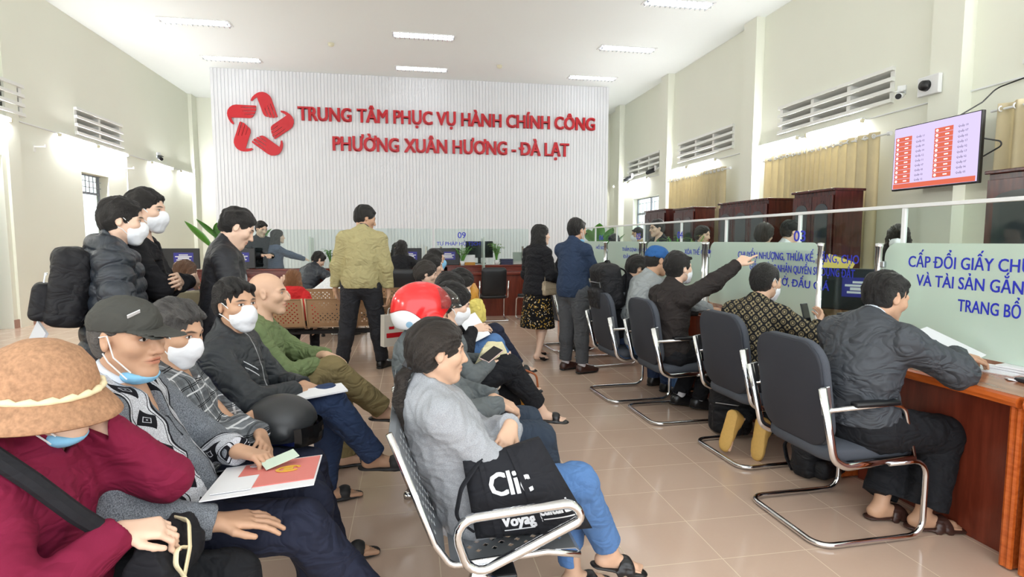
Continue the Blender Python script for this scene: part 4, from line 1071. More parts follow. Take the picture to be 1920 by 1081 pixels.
def make_bottom(c, m, kind='trousers', t=.016, fold=.006, freq=34, hemz=None, length=1.0, label=None, flare=0):
    v = Vol(); f = c['fat']; Fh = c['Fh']; h = max(c['h'], .006)
    v.ell(c['hip'], A3((.152+t)*f, (.116+t)*f, .115+t), Fh, k=.04)
    v.ell(c['hip']+Fh[:, 2]*.08, A3((.135+t*.8)*f, (.105+t*.5)*f, .09), Fh, k=.04)
    if kind == 'skirt':
        kn = (c['legs'][1][1]+c['legs'][-1][1])/2; st = np.linalg.norm(c['legs'][1][1][:2]-c['hip'][:2]) < .25
        if st:   # standing: flared tube
            e = c['hip']+A3(0, 0, -length); n = 9
            for i in range(n):
                q = i/(n-1); v.ell(c['hip']*(1-q)+e*q, A3(.165+flare*q, .135+flare*.8*q, .09), None, k=.05)
            v.cut(e, (0, 0, -1), .004)
        else:
            for e in (-1, 1):
                hj, k2, an, td = c['legs'][e]; v.cap(hj, k2, .095+t, .075+t, k=.08); v.cap(k2, k2+(an-k2)*length, .072+t, .075+t, k=.08); 
            for e in (-1, 1):
                hj, k2, an, td = c['legs'][e]; q = k2+(an-k2)*length; v.cut(q, an-k2, .004, q-.13, q+.13)
    else:
        for e in (-1, 1):
            hj, kn, an, td = c['legs'][e]; en = kn+(an-kn)*length
            v.cap(hj, kn, .088*f+t, .058+t, k=.035); v.cap(kn, en, .056+t, .044+t+flare, k=.03)
            v.ell(kn+(an-kn)*.3-td*.015, A3(.05+t, .05+t, .1), frame_u(kn-an, td), k=.03)
        for e in (-1, 1):
            hj, kn, an, td = c['legs'][e]; en = kn+(an-kn)*length; v.cut(en, an-kn, .004, en-.1, en+.1)
    kz = [c['legs'][e][1] for e in (-1, 1)]
    def dp(P, T, N):   # bunching behind the knee and at the hem
        d = 0
        for e in (-1, 1):
            hj, kn, an, td = c['legs'][e]; w_ = np.exp(-((P-kn)**2).sum(1)/.008); d = d+w_*.004*np.sin(((P-kn) @ unit(hj-kn+an-kn))*110)
        return d
    garment(c, 'skirt' if kind == 'skirt' else 'trousers', v, h, m, fold, freq, disp=dp, label=label)
def make_shoes(c, m, kind='shoe', sole=None, m2=None, up=None):
    ft = .92 if c['fem'] else 1.0; h = max(.004, min(c['h'], .007))
    for e in (-1, 1):
        hj, kn, an, td = c['legs'][e]; upv = A3(0, 0, 1) if abs(td[2]) < .6 else unit(kn-an); upv = unit(upv-td*upv.dot(td)); sd = np.cross(td, upv)
        F = np.stack([sd, td, upv], 1); base = an-upv*.078; Q = lambda x, y, z: base+F @ (A3(x*-e*-1, y, z)*ft)
        v = Vol()
        if kind in ('shoe', 'sneaker'):
            v.ell(Q(0, -.02, .04), A3(.040, .052, .05)*ft, F, k=.02); v.cap(Q(0, -.02, .03), Q(.004, .135, .022), .040*ft, .040*ft, k=.02); v.ell(Q(.003, .165, .022), A3(.040, .05, .026)*ft, F, k=.02)
            v.cap(Q(0, .0, .065), Q(0, .09, .04), .038*ft, .03*ft, k=.03)
            if kind == 'sneaker': v.cap(Q(0, -.01, .08), Q(0, .02, .075), .045*ft, .04*ft, k=.02)
            v.cut(Q(0, 0, .008), -upv, .003)
            if kind == 'shoe': v.ell(Q(0, -.005, .108), A3(.034, .04, .04)*ft, F, k=.01, op='-')
        elif kind == 'pump':
            v.cap(Q(0, -.02, .06), Q(0, .0, .055), .028, .028, k=.02); v.cap(Q(0, .0, .045), Q(0, .11, .014), .026, .030, k=.02); v.ell(Q(0, .135, .014), A3(.03, .045, .016), F, k=.02)
            v.cap(Q(0, -.035, .05), Q(0, -.04, .004), .014, .006, k=.01); v.ell(Q(0, .01, .085), A3(.026, .075, .045), F, k=.006, op='-')
        else:   # sandal: footbed and a broad strap
            v.cap(Q(0, -.045, .012), Q(.004, .15, .010), .036*ft, .042*ft, k=.01, flat=(upv, 3.2)); v.cap(Q(.004, .07, .012), Q(.006, .165, .010), .044*ft, .036*ft, k=.02, flat=(upv, 3.2))
            if kind == 'slide':
                v.ell(Q(.002, .105, .03), A3(.047, .045, .045)*ft, F, k=.012); v.ell(Q(.002, .105, .022), A3(.038, .09, .038)*ft, F, k=.004, op='-'); v.cap(Q(0, -.045, .012), Q(.004, .17, .010), .034*ft, .038*ft, k=.01, flat=(upv, 3.2))
            else:
                for y0, y1, r in ((.055, .105, .020), (.105, .055, .020)):
                    for i in range(8):
                        a0, a1 = PI*i/8, PI*(i+1)/8
                        v.cap(Q(.043*math.cos(a0), y0+(y1-y0)*i/8, .012+.052*math.sin(a0)), Q(.043*math.cos(a1), y0+(y1-y0)*(i+1)/8, .012+.052*math.sin(a1)), r, k=.008, flat=(unit(F @ A3(-math.cos((a0+a1)/2)*e*-1, 0, math.sin((a0+a1)/2))), 3.2))
        pts, q = v.mesh(h); o = obj('shoe' if kind in ('shoe', 'sneaker', 'pump') else 'sandal', to_mesh('shoe', pts, q), m, c['t'])
        if kind in ('shoe', 'sneaker'):
            v = Vol(); v.cap(Q(0, -.035, .008), Q(.004, .15, .008), .040*ft, .044*ft, k=.01, flat=(upv, 3.0)); v.cap(Q(0, .1, .008), Q(.004, .175, .008), .044*ft, .036*ft, k=.01, flat=(upv, 3.0))
            pts, q = v.mesh(h); obj('sole', to_mesh('sole', pts, q), sole or M_black, c['t'])
        if m2 is not None:
            v = Vol(); v.cap(an-upv*.01, an+unit(kn-an)*.10, .043, .043, k=.01); pts, q = v.mesh(h); obj('sock', to_mesh('sock', pts, q), m2, c['t'])
HAIRC = dict(black=(.014, .013, .013), dark=(.03, .025, .022), brown=(.10, .05, .028), auburn=(.22, .10, .045), grey=(.075, .073, .072))
def make_hair(c, kind='short', col='black', vol=1.0, tail=None, fringe=.0, label=None):
    v = Vol(); F, s = c['FH'], c['hs']; P = lambda x, y, z: hp(c, x, y, z); h = min(c['h'], .006)
    t = .013*vol
    if kind in ('short', 'messy', 'crop', 'buzz', 'balding'):
        v.ell(P(0, -.020, .038), A3(.073+t*.8, .092+t*.7, .080+t)*s, F, k=.01)
        v.ell(P(0, -.040, -.005), A3(.069+t*.3, .069+t*.4, .075)*s, F, k=.02)
        if kind in ('short', 'messy'):   # swept top
            for i in range(9):
                x = -.052+.013*i; zz = .110-.25*abs(x); v.cap(P(x, -.02, zz+t*.3), P(x*1.05+.006*math.sin(i*2.3+c['seed']), .060+.006*math.sin(i*1.7+c['seed'])+fringe, .084-.2*abs(x)+.005*math.sin(i*3.1+c['seed'])-fringe*.6), .012*vol, .009*vol, k=.014)
        # face opening, ear opening, nape
        v.ell(P(0, .105, -.018), A3(.062, .065, .095)*s, F, k=.012, op='-')
        v.ell(P(0, .055, -.065), A3(.12, .062, .085)*s, F, k=.01, op='-')
        for e in (-1, 1): v.ell(P(e*.085, -.004, -.022), A3(.03, .030, .040)*s, F, k=.008, op='-')
        v.cut(P(0, -.05, -.062), F @ A3(0, .25, -1), .01)
        if kind == 'balding': v.ell(P(0, .015, .125), A3(.066, .085, .075)*s, F, k=.01, op='-')
    else:
        v.ell(P(0, -.020, .038), A3(.078+t, .098+t, .082+t)*s, F, k=.01)
        v.ell(P(0, -.052, -.01), A3(.076+t, .062+t, .085)*s, F, k=.02)
        fo = [A3(.060, .06, .10)*s, A3(.066, .075, .105)*s]
        v.ell(P(0, .100, -.030), A3(.058, .070, .108)*s, F, k=.012, op='-')
        v.ell(P(0, .052, -.075), A3(.12, .058, .075)*s, F, k=.01, op='-')
        if kind in ('pony', 'bun'):
            for e in (-1, 1): v.ell(P(e*.088, .0, -.028), A3(.03, .032, .042)*s, F, k=.01, op='-')
            v.cut(P(0, -.06, -.075), F @ A3(0, .35, -1), .01)
        if kind == 'pony':
            T = [P(0, -.095, -.05)]+[np.asarray(q, float) for q in tail]
            rr = np.interp(np.linspace(0, 1, len(T)), [0, .12, .4, 1], [.016, .022, .027, .008])
            for i in range(len(T)-1): v.cap(T[i], T[i+1], rr[i], rr[i+1], k=.02)
        if kind == 'bun': v.ell(P(0, -.115, .02), A3(.035, .03, .035)*s, F, k=.015)
        if kind == 'long':
            n = tail[0] if tail else .32
            U = c['U']
            for x in np.linspace(-1, 1, 9):
                a = x*1.75; p0 = P(math.sin(a)*.074, -.018-math.cos(a)*.075, -.02)
                p1 = p0+A3(0, 0, -n*.5)+F[:, 1]*-.012+F[:, 0]*x*.025; p2 = p0+A3(0, 0, -n*(1-.12*x*x))+F[:, 1]*(-.035+.02*x*x)+F[:, 0]*x*.03
                v.cap(p0, p1, .030, .034, k=.02); v.cap(p1, p2, .034, .014, k=.02)
    def dp(P_, T, N):
        H = (P_-c['hc']) @ c['FH']; a = wavy(H*A3(1, .35, .5), 230 if h < .006 else 130, c['seed']+3, 4); b = wavy(H*A3(1, .5, .6), 70, c['seed']+9, 3)
        e_ = wavy(H*A3(1.2, .3, .35), 150, c['seed']+5, 4); k = {'messy': 1.5, 'buzz': .3, 'crop': .5, 'balding': .35, 'pony': .7, 'bun': .7}.get(kind, 1.0); comb = 0
        if kind in ('pony', 'bun', 'long', 'bob'):   # combed from the hairline towards the nape
            Q_ = H-A3(0, -.095, -.05); phi = np.arctan2(Q_[:, 0], Q_[:, 2]*.8-Q_[:, 1]*.6+.06); comb = .0022*np.sin(phi*34+3*np.sin(phi*7+c['seed']))
        return comb+k*(.0020*a+.0032*b+.0042*(1-np.abs(e_)*1.7))
    o = garment(c, 'hair', v, h, M_hair, 0, disp=dp, label=label); o.color = (*HAIRC[col], 1)
    if kind == 'pony':
        bm = BM(); q = P(0, -.108, -.062); d = unit(np.asarray(tail[0])-q)
        tube(bm, [q-d*.012, q+d*.012], .026, 12); obj('hair_clip', bm, M_dark, c['t'])
def make_mask(c, kind):
    F, s = c['FH'], c['hs']; h = min(c['h'], .004); P = lambda x, y, z: hp(c, x, y, z); m = M_mask; v = Vol()
    if kind == 'chin':    # surgical mask pulled under the chin
        m = M_maskblue; v.ell(P(0, .040, -.108), A3(.056, .052, .030)*s, F, k=.01); v.cut(P(0, .03, -.088), F @ A3(0, .35, 1), .004)
    else:
        v.ell(P(0, .040, -.052), A3(.066*c['fat']**.5, .070, .068)*s, F, k=.01); v.ell(P(0, .094, -.036), A3(.023, .027, .038)*s, F, k=.03); v.ell(P(0, .066, -.108), A3(.03, .026, .02)*s, F, k=.03)
        v.cut(P(0, .05, -.006), F @ A3(0, -.32, 1), .006); v.cut(P(0, .028, 0), F @ A3(0, -1, .0), .006)
        if kind == 'blue': m = M_maskblue
    o = garment(c, 'face_mask', v, h, m, .0012, 90)
    bm = BM(); r = .0022 if c['h'] < .006 else .003
    for e in (-1, 1):
        if kind == 'chin': tube(bm, [P(e*.052, .055, -.092), P(e*.076, .02, -.045), P(e*.080, .002, .018), P(e*.082, -.022, .012)], r, 5); tube(bm, [P(e*.055, .045, -.112), P(e*.074, .0, -.06), P(e*.080, -.012, -.034)], r, 5)
        else: tube(bm, [P(e*.058, .050, -.026), P(e*.076, .012, .014), P(e*.081, -.016, .030), P(e*.083, -.03, .01)], r, 5); tube(bm, [P(e*.052, .045, -.085), P(e*.075, .008, -.045), P(e*.081, -.014, -.034)], r, 5)
    obj('ear_loop', bm, M_white, c['t'])
def make_glasses(c):
    P = lambda x, y, z: hp(c, x, y, z); bm = BM()
    for e in (-1, 1):
        tube(bm, [P(e*(.032+.023*math.cos(a)), .098-.004*abs(math.cos(a)), .004+.019*math.sin(a)) for a in np.linspace(0, 2*PI, 15)[:-1]], .0018, 5, closed=True)
        tube(bm, [P(e*.055, .094, .01), P(e*.078, .06, .012), P(e*.080, -.01, .014), P(e*.079, -.03, .0)], .0017, 5)
    tube(bm, [P(-.010, .099, .008), P(.010, .099, .008)], .0017, 5); obj('glasses', bm, M_black, c['t'])
def wpt(t, ctx, p):
    """a point in the person's frame, in the room"""
    a = t.rotation_euler.z; q = np.asarray(p)*ctx['s']; return (t.location.x+q[0]*math.cos(a)-q[1]*math.sin(a), t.location.y+q[0]*math.sin(a)+q[1]*math.cos(a), q[2])
# ---------------------------------------------------------------- headgear
def head_matrix(c):
    M = Matrix(tuple(map(tuple, c['FH'].tolist()))).to_4x4(); M.translation = Vector(c['hc']); return M
def hat_cap(c, m, low=.03, brim=True, badge=False, name='cap'):
    F, s = c['FH'], c['hs']; P = lambda x, y, z: hp(c, x, y, z); v = Vol()
    v.ell(P(0, -.012, .045), A3(.086, .107, .084)*s, F, k=.01); v.cut(P(0, 0, low), F @ A3(0, .05, -1), .004)
    pts, q = v.mesh(min(c['h'], .005)); me = to_mesh(name, pts, q); X = np.empty(len(me.vertices)*3); me.vertices.foreach_get('co', X); X = X.reshape(-1, 3)
    X += normals_of(me)*(.0028*creases(X, 60, 4))[:, None]; me.vertices.foreach_set('co', X.astype(np.float32).ravel()); me.update()
    o = obj(name, me, m, c['t'])
    if brim:
        v = Vol(); u = F[:, 2]; v.cap(P(0, .055, low+.010), P(0, .135, low-.004), .074*s, .052*s, k=.01, flat=(u, 13)); v.ell(P(0, -.012, low-.03), A3(.080, .100, .09)*s, F, k=.004, op='-')
        for e in (-1, 1): v.cap(P(e*.045, .07, low+.003), P(e*.038, .125, low-.012), .030, .022, k=.02, flat=(u, 7))
        pts, q = v.mesh(.004); obj('brim', to_mesh('brim', pts, q), m, o)
    if badge:
        bm = BM(); M = head_matrix(c) @ Matrix.Translation((.050, .062, .083)) @ rotm(-.75, .42, -.5)
        bx(bm, (0, 0, 0), (.036, .002, .022)); bmesh.ops.transform(bm, matrix=M, verts=bm.verts[:]); obj('badge', bm, M_paper, o)
def hat_knit(c, m, mc):
    M = head_matrix(c) @ Matrix.Translation((0, -.008, .020)) @ rotm(-.06)
    bm = BM(); prof = [(.004, .118), (.045, .112), (.083, .090), (.108, .055), (.118, .018), (.121, -.006), (.140, -.028), (.163, -.058), (.170, -.070), (.166, -.074), (.155, -.060), (.126, -.026), (.112, -.006), (.105, .0), (.02, .01)]
    lathe(bm, prof, 56)
    for v in bm.verts: 
        q = v.co; a = math.atan2(q.y, q.x); r = 1+.012*math.sin(a*3+1)+.01*math.sin(a*28)*min(1, abs(q.z-.12)*10); q.x *= r; q.y *= r*1.05; q.z += .006*math.sin(a*2+.5)*(1 if q.z < 0 else 0)
    M = M @ Matrix.Scale(.96, 4)
    bmesh.ops.transform(bm, matrix=M, verts=bm.verts[:]); o = obj('knitted_hat', bm, m, c['t'], True)
    bm = BM(); N = 60; R = .126
    tube(bm, [(R*math.cos(2*PI*k/N), R*1.05*math.sin(2*PI*k/N), -.004+.002*math.sin(k*2.1)) for k in range(N)], [.008+.0025*math.sin(k*2.1) for k in range(N)], 8, closed=True)
    bmesh.ops.transform(bm, matrix=M, verts=bm.verts[:]); obj('cord', bm, mc, o, True)
def helmet(c, m):
    F, s = c['FH'], c['hs']*.95; P = lambda x, y, z: hp(c, x, y, z); v = Vol()
    v.ell(P(0, -.02, .032), A3(.114, .138, .110), F, k=.01); v.ell(P(0, -.05, -.02), A3(.110, .106, .085), F, k=.03)
    v.ell(P(0, .17, -.05), A3(.14, .12, .105), F, k=.01, op='-'); v.cut(P(0, 0, -.065), F @ A3(0, .1, -1), .006); v.ell(P(0, -.005, -.05), A3(.092, .108, .115), F, k=.006, op='-')
    for e in (-1, 1): v.ell(P(e*.106, .035, -.018), A3(.018, .042, .030), F, k=.01)
    o = garment(c, 'helmet', v, .005, m, 0)
    for e in (-1, 1):
        bm = BM(); lathe(bm, [(0, 0), (.017, 0), (.018, .006), (.010, .010), (0, .010)], 16); bmesh.ops.transform(bm, matrix=head_matrix(c) @ Matrix.Translation((e*.122, .035, -.018)) @ rotm(ry=e*PI/2), verts=bm.verts[:]); obj('visor_knob', bm, M_black, o, True)
    bm = BM(); rows = []
    for j in range(7):
        a = .15+.95*j/6; row = []
        for i in range(17):
            b = -1.25+2.5*i/16; row.append(bm.verts.new(Vector(P(.120*math.sin(b), -.01+.146*math.cos(b)*math.cos(a)*1.08+.02, .015+.125*math.sin(a)))))
        rows.append(row)
    for a, b in zip(rows, rows[1:]):
        for i in range(16): bm.faces.new((a[i], a[i+1], b[i+1], b[i]))
    bmesh.ops.solidify(bm, geom=bm.faces[:], thickness=.003); obj('visor', bm, M_visor, o, True)
    bm = BM(); tube(bm, [P(.095, .03, -.05), P(.075, .045, -.10), P(0, .05, -.122), P(-.075, .045, -.10), P(-.095, .03, -.05)], .006, 6, fr=.02); obj('chin_strap', bm, M_black, o)
# ---------------------------------------------------------------- cloths
F_ = lambda n, c, wr=.35, **k: fabric(n, c, wr=wr, **k)
def pat(name, fn, rough=.85, wr=.3, spec=.25):
    t = NT(name); v, x, y, z = t.attr('tc'); co = t.n('TexCoord').outputs['Object']; f = t.noise(800, co, 2)
    m = t.bsdf(fn(t, x, y, z, v), rough, 0, f, .25, .002, spec); wrinkled(t, t.b, f, .25, wr, co); return m
def frac(t, a, p, off=0): return t.math('FRACT', t.math('MULTIPLY_ADD', a, 1/p, off))
def sweater(t, x, y, z, v):
    nz = t.noise(330, v, 4, .8); base = t.mix(t.math('MULTIPLY', t.math('SUBTRACT', nz, .34), 3.2, clamp=True), srgb(46, 50, 58), srgb(150, 156, 164))
    wob = t.math('MULTIPLY', t.math('SINE', t.math('MULTIPLY', z, 55)), .009)
    u = t.math('SUBTRACT', t.math('SUBTRACT', t.math('ABSOLUTE', x), .088), wob); au = t.math('ABSOLUTE', u); fr = t.gt(y, -.02)
    wn = t.mix(t.math('MULTIPLY', t.math('SUBTRACT', nz, .3), 3, clamp=True), srgb(120, 124, 134), srgb(226, 228, 234))
    c = t.mix(t.math('MULTIPLY', t.lt(au, .046), fr), base, wn)
    c = t.mix(t.math('MULTIPLY', t.band(au, .041, .049), fr), c, srgb(20, 20, 26)); c = t.mix(t.math('MULTIPLY', t.band(au, .031, .034), fr), c, srgb(30, 30, 36))
    dz = t.math('ABSOLUTE', t.math('SUBTRACT', frac(t, z, .105, .2), .5)); dd = t.math('ADD', t.math('DIVIDE', au, .031), t.math('DIVIDE', dz, .36))
    c = t.mix(t.math('MULTIPLY', t.lt(dd, 1), fr), c, srgb(22, 22, 28))
    st = t.math('ADD', t.math('MULTIPLY', au, 90), t.math('MULTIPLY', dz, 9)); c = t.mix(t.math('MULTIPLY', t.math('MULTIPLY', t.lt(dd, .55), t.lt(t.math('FRACT', st), .25)), fr), c, srgb(190, 192, 200))
    return t.mix(t.math('MULTIPLY', t.lt(t.math('ABSOLUTE', x), .005), t.math('MULTIPLY', fr, t.gt(z, .25))), c, srgb(24, 26, 34))
def plaid(t, x, y, z, v):
    n = t.noise(500, v, 2); c = t.mix(n, srgb(92, 96, 100), srgb(138, 142, 146)); k = t.math('ADD', x, t.math('MULTIPLY', y, .7))
    for q, o in ((k, .1), (z, .3)):
        a = frac(t, q, .085, o); c = t.mix(t.math('MULTIPLY', t.band(a, .02, .30), .35), c, srgb(60, 64, 68)); c = t.mix(t.band(a, .48, .55), c, srgb(206, 208, 210)); c = t.mix(t.band(a, .78, .82), c, srgb(28, 30, 34)); c = t.mix(t.band(a, .86, .90), c, srgb(28, 30, 34))
    return c
def monogram(t, x, y, z, v):
    k = t.math('ADD', x, t.math('MULTIPLY', y, .6)); a = t.math('MULTIPLY', t.math('ADD', k, z), 1/.062); b = t.math('MULTIPLY', t.math('SUBTRACT', k, z), 1/.062)
    fa = t.math('SUBTRACT', t.math('FRACT', a), .5); fb = t.math('SUBTRACT', t.math('FRACT', b), .5); m = t.math('MAXIMUM', t.math('ABSOLUTE', fa), t.math('ABSOLUTE', fb))
    par = t.math('FRACT', t.math('MULTIPLY', t.math('ADD', t.math('FLOOR', a), t.math('FLOOR', b)), .5)); r = t.math('SQRT', t.math('ADD', t.math('MULTIPLY', fa, fa), t.math('MULTIPLY', fb, fb)))
    ring = t.math('ADD', t.band(r, .30, .38), t.lt(r, .17), clamp=True); star = t.math('MULTIPLY', t.lt(m, .36), t.gt(t.math('ABSOLUTE', t.math('MULTIPLY', fa, fb)), .012))
    msk = t.math('ADD', t.math('MULTIPLY', t.gt(par, .25), ring), t.math('MULTIPLY', t.lt(par, .25), star), clamp=True)
    return t.mix(msk, srgb(22, 22, 24), srgb(138, 126, 96))
def florals(t, x, y, z, v):
    vo = t.n('TexVoronoi', {'Vector': v, 'Scale': 46, 'Randomness': 1}); d = vo.outputs['Distance']; sp = t.n('SeparateColor', {0: vo.outputs['Color']})
    c = t.mix(t.math('MULTIPLY', t.lt(d, .42), t.gt(sp.outputs[0], .5)), srgb(16, 15, 18), srgb(184, 146, 58))
    return t.mix(t.math('MULTIPLY', t.lt(d, .30), t.gt(sp.outputs[1], .68)), c, srgb(214, 204, 180))
def blocks(t, x, y, z, v):
    c = t.mix(t.band(z, .27, .42), srgb(30, 31, 36), srgb(120, 124, 128)); return c
def zipped(name, col, zc=(170, 172, 176), rough=.55, spec=.4, wr=.35, weave=600, amt=.12, span=(-.2, .6), extra=None):
    def f(t, x, y, z, v):
        n = t.noise(weave, v, 2); q = srgb(*col); c = t.mix(n, tuple(a*(1-amt) for a in q), tuple(min(1, a*(1+amt)) for a in q))
        if extra: c = extra(t, x, y, z, c)
        return t.mix(t.math('MULTIPLY', t.lt(t.math('ABSOLUTE', x), .0045), t.math('MULTIPLY', t.gt(y, 0), t.band(z, *span))), c, srgb(*zc))
    return pat(name, f, rough, wr, spec)
def chestmarks(t, x, y, z, c):
    k = t.math('SUBTRACT', z, t.math('MULTIPLY', x, .9)); fr = t.gt(y, 0)
    for k0 in (.245, .215): c = t.mix(t.math('MULTIPLY', t.math('MULTIPLY', t.band(k, k0, k0+.006), t.band(x, .04, .11)), fr), c, srgb(214, 216, 220))
    r = t.math('SQRT', t.math('ADD', t.math('POWER', t.math('ADD', x, .075), 2), t.math('POWER', t.math('SUBTRACT', z, .365), 2)))
    return t.mix(t.math('MULTIPLY', t.band(r, .013, .019), fr), c, srgb(220, 222, 226))
J_maroon = F_('maroon_fleece', (124, 26, 58), .3); J_sweater = pat('argyle_sweater', sweater, .95, .15); J_plaid = pat('grey_plaid', plaid, .9, .4)
J_black = zipped('black_bomber', (46, 50, 54), extra=chestmarks); J_green = F_('olive_jacket', (112, 128, 88), .45); J_fleece = F_('grey_fleece', (158, 161, 166), .10, weave=300, amt=.42, bstr=.5)
J_greyj = F_('slate_jacket', (100, 106, 108), .4); J_blk = F_('black_jacket', (26, 26, 30), .35, spec=.3); J_quilt = zipped('black_quilted', (30, 31, 36), wr=.2); J_puff = F_('black_puffer', (40, 46, 54), .25, rough=.42, spec=.5, amt=.06)
J_khaki = F_('khaki_jacket', (176, 166, 122), .4); J_navy = F_('navy_jacket', (44, 58, 82), .3); J_brown = F_('dark_brown_jacket', (48, 43, 42), .4); J_mono = pat('monogram_shirt', monogram, .8, .35); J_old = F_('charcoal_jacket', (62, 66, 72), .5, rough=.6, spec=.4)
J_block = pat('colour_block_jacket', blocks); J_grey = F_('light_grey_shirt', (156, 162, 164), .4); J_red = F_('red_hoodie', (206, 46, 48), .4); J_purple = F_('purple_vest', (64, 54, 72), .3); J_dress = F_('blue_grey_dress', (92, 100, 126), .4); J_white = F_('white_cloth', (234, 236, 238), .3); J_tan = F_('tan_blazer', (172, 152, 122), .3); J_cream = F_('cream_cloth', (226, 214, 184), .3)
B_navy = F_('navy_trousers', (40, 44, 62), .4); B_jean = F_('blue_jeans', (86, 122, 172), .3, weave=700, amt=.2); B_djean = F_('dark_jeans', (52, 68, 100), .4, amt=.2); B_khaki = F_('khaki_trousers', (134, 120, 84), .4); B_blk = F_('black_trousers', (28, 29, 33), .4); B_bjean = F_('black_jeans', (46, 47, 52), .4, amt=.2); B_slate = F_('slate_trousers', (52, 62, 76), .4); B_grey = F_('grey_trousers', (82, 84, 88), .3); S_floral = pat('floral_skirt', florals, .8, .4)
S_brown = flat('brown_leather', (62, 38, 32), .35); S_blk = flat('black_leather', (26, 26, 28), .3); S_rub = flat('black_rubber', (34, 34, 36), .55); S_tan = flat('tan_suede', (206, 166, 92), .7, nscale=60, namt=.12); M_sock = F_('white_sock', (232, 232, 236), 0)
M_shirtw = F_('white_shirt', (222, 230, 240), .3); M_capm = F_('charcoal_cap', (70, 70, 66), .25); M_bluecap = F_('blue_cap', (46, 92, 150), .25); M_knit = F_('brown_knit', (172, 132, 102), .0, weave=90, amt=.5, bstr=1.0, big=.25); M_cord = F_('cream_cord', (236, 222, 184), 0)
def helm_mat():
    t = NT('red_white_helmet'); v, x, y, z = t.attr('hl'); k = t.math('ADD', z, t.math('MULTIPLY', t.math('SINE', t.math('MULTIPLY_ADD', y, 22, .6)), .032))
    c = t.mix(t.lt(k, -.012), srgb(226, 44, 46), srgb(240, 240, 242)); c = t.mix(t.gt(y, .055), c, srgb(226, 44, 46)); c = t.mix(t.math('MULTIPLY', t.band(k, -.016, -.012), t.lt(y, .055)), c, srgb(160, 20, 24))
    q = t.math('ADD', t.math('POWER', t.math('ADD', y, .075), 2), t.math('POWER', t.math('ADD', z, .045), 2)); c = t.mix(t.lt(q, .00022), c, srgb(150, 190, 216))
    return t.bsdf(c, .15, 0, spec=.6)
M_helm = helm_mat()
UP = (0, 0, 1)
# ---------------------------------------------------------------- left row of seats
GL = 'people seated in the left row'
t, c = person('person in a brown knitted hat and maroon fleece, hand raised to the hat', (-.90, 1.50), 86, .97, .0045, True, (0, 0, .51), (0, -.01, .97), .03, head=(8, 3, 4), hoff=(0, .01, -.02), fem=True, skin='light', fat=1.05, seed=11,
    armR=((.10, .22, .76), (.7, -.6, -.3), (-.25, 1, -.1), (.3, .1, 1), .9), armL=((-.09, .10, .985), (-.4, .1, -1), (.3, .25, .9), (-.3, 1, .2), .7), legR=((.12, .46, .08), (.05, 1, .8), (.1, 1, 0)), legL=((-.14, .44, .08), (-.05, 1, .8), (-.1, 1, 0)),
    top=dict(m=J_maroon, name='fleece_jacket', t=.026, length=.12, hood=True, fold=.008, collar=dict(h=.075)), bottom=dict(m=B_blk, t=.024), hair=dict(kind='crop', col='black', vol=.2), mask='chin', shoes=dict(m=S_blk, kind='sneaker'))
hat_knit(c, M_knit, M_cord)
P2t, P2c = person('person in charcoal cap and grey patterned sweater with blue mask under chin', (-.78, 1.93), 88, 1.02, .004, True, (0, 0, .505), (0, -.13, .955), .03, head=(20, 4, 0), hoff=(0, .025, 0), skin='tan', fat=.98, seed=12,
    armR=((.24, .20, .60), (.7, -.5, -.5), (-.25, 1, -.12), (.1, .12, 1), .22, dict(spread=1.9)), armL=((-.07, .19, .69), (-.8, -.3, -.4), (.45, .9, -.1), (-.2, 0, 1), .75), legR=((.02, .62, .16), (.15, .5, 1), (.1, 1, -.1)), legL=((-.10, .44, .08), (0, 1, .8), (-.1, 1, 0)),
    top=dict(m=J_sweater, name='sweater', t=.028, length=.15, open_neck=.09, collar_m=M_shirtw, belly=.02, fold=.007), bottom=dict(m=B_navy, t=.022), hair=dict(kind='crop', col='grey', vol=.35), mask='chin', shoes=dict(m=S_rub, kind='slide'))
hat_cap(P2c, M_capm, .028, True, True)
person('person in a grey plaid shirt and white mask, arms folded, behind the cap wearer', (-.83, 2.33), 84, .98, .0045, True, (0, 0, .50), (0, -.10, .955), .02, head=(24, 14, -3), skin='tan', seed=13,
    armR=((-.04, .17, .70), (.8, -.3, -.5), (-1, .35, -.1), (0, 1, .5), .5), armL=((.05, .24, .67), (-.8, -.3, -.5), (1, .25, -.1), (0, .8, .6), .5), legR=((.12, .50, .08), (.05, 1, .8), (.1, 1, 0)), legL=((-.12, .50, .08), (-.05, 1, .8), (-.1, 1, 0)),
    top=dict(m=J_plaid, name='shirt', t=.030, length=.18, open_neck=.05, fold=.008), bottom=dict(m=B_navy, t=.02), hair=dict(kind='messy', col='grey', vol=1.1), mask='white', shoes=dict(m=S_rub, kind='slide'))
person('person in a black bomber jacket and white mask looking at the camera, legs crossed', (-.80, 2.90), 84, 1.0, .0045, True, (0, 0, .505), (0, -.07, .97), .01, head=(44, 0, 2), skin='tan', seed=14, twist=12,
    armR=((.11, .24, .70), (.8, -.4, -.3), (-.55, .85, -.25), (.1, .2, 1), .45), armL=((-.02, .26, .69), (-.8, -.4, -.3), (.75, .6, -.1), (0, .1, 1), .4), legR=((.03, .60, .31), (.1, .4, 1), (.05, 1, -.05)), legL=((-.16, .34, .08), (-.2, 1, .7), (-.2, 1, 0)),
    top=dict(m=J_black, name='bomber_jacket', t=.026, length=.12, cuff=True, collar=dict(h=.05), fold=.008), bottom=dict(m=B_djean, t=.018), hair=dict(kind='short', col='black', vol=1.15, fringe=.0), mask='white', shoes=dict(m=S_rub, kind='slide'))
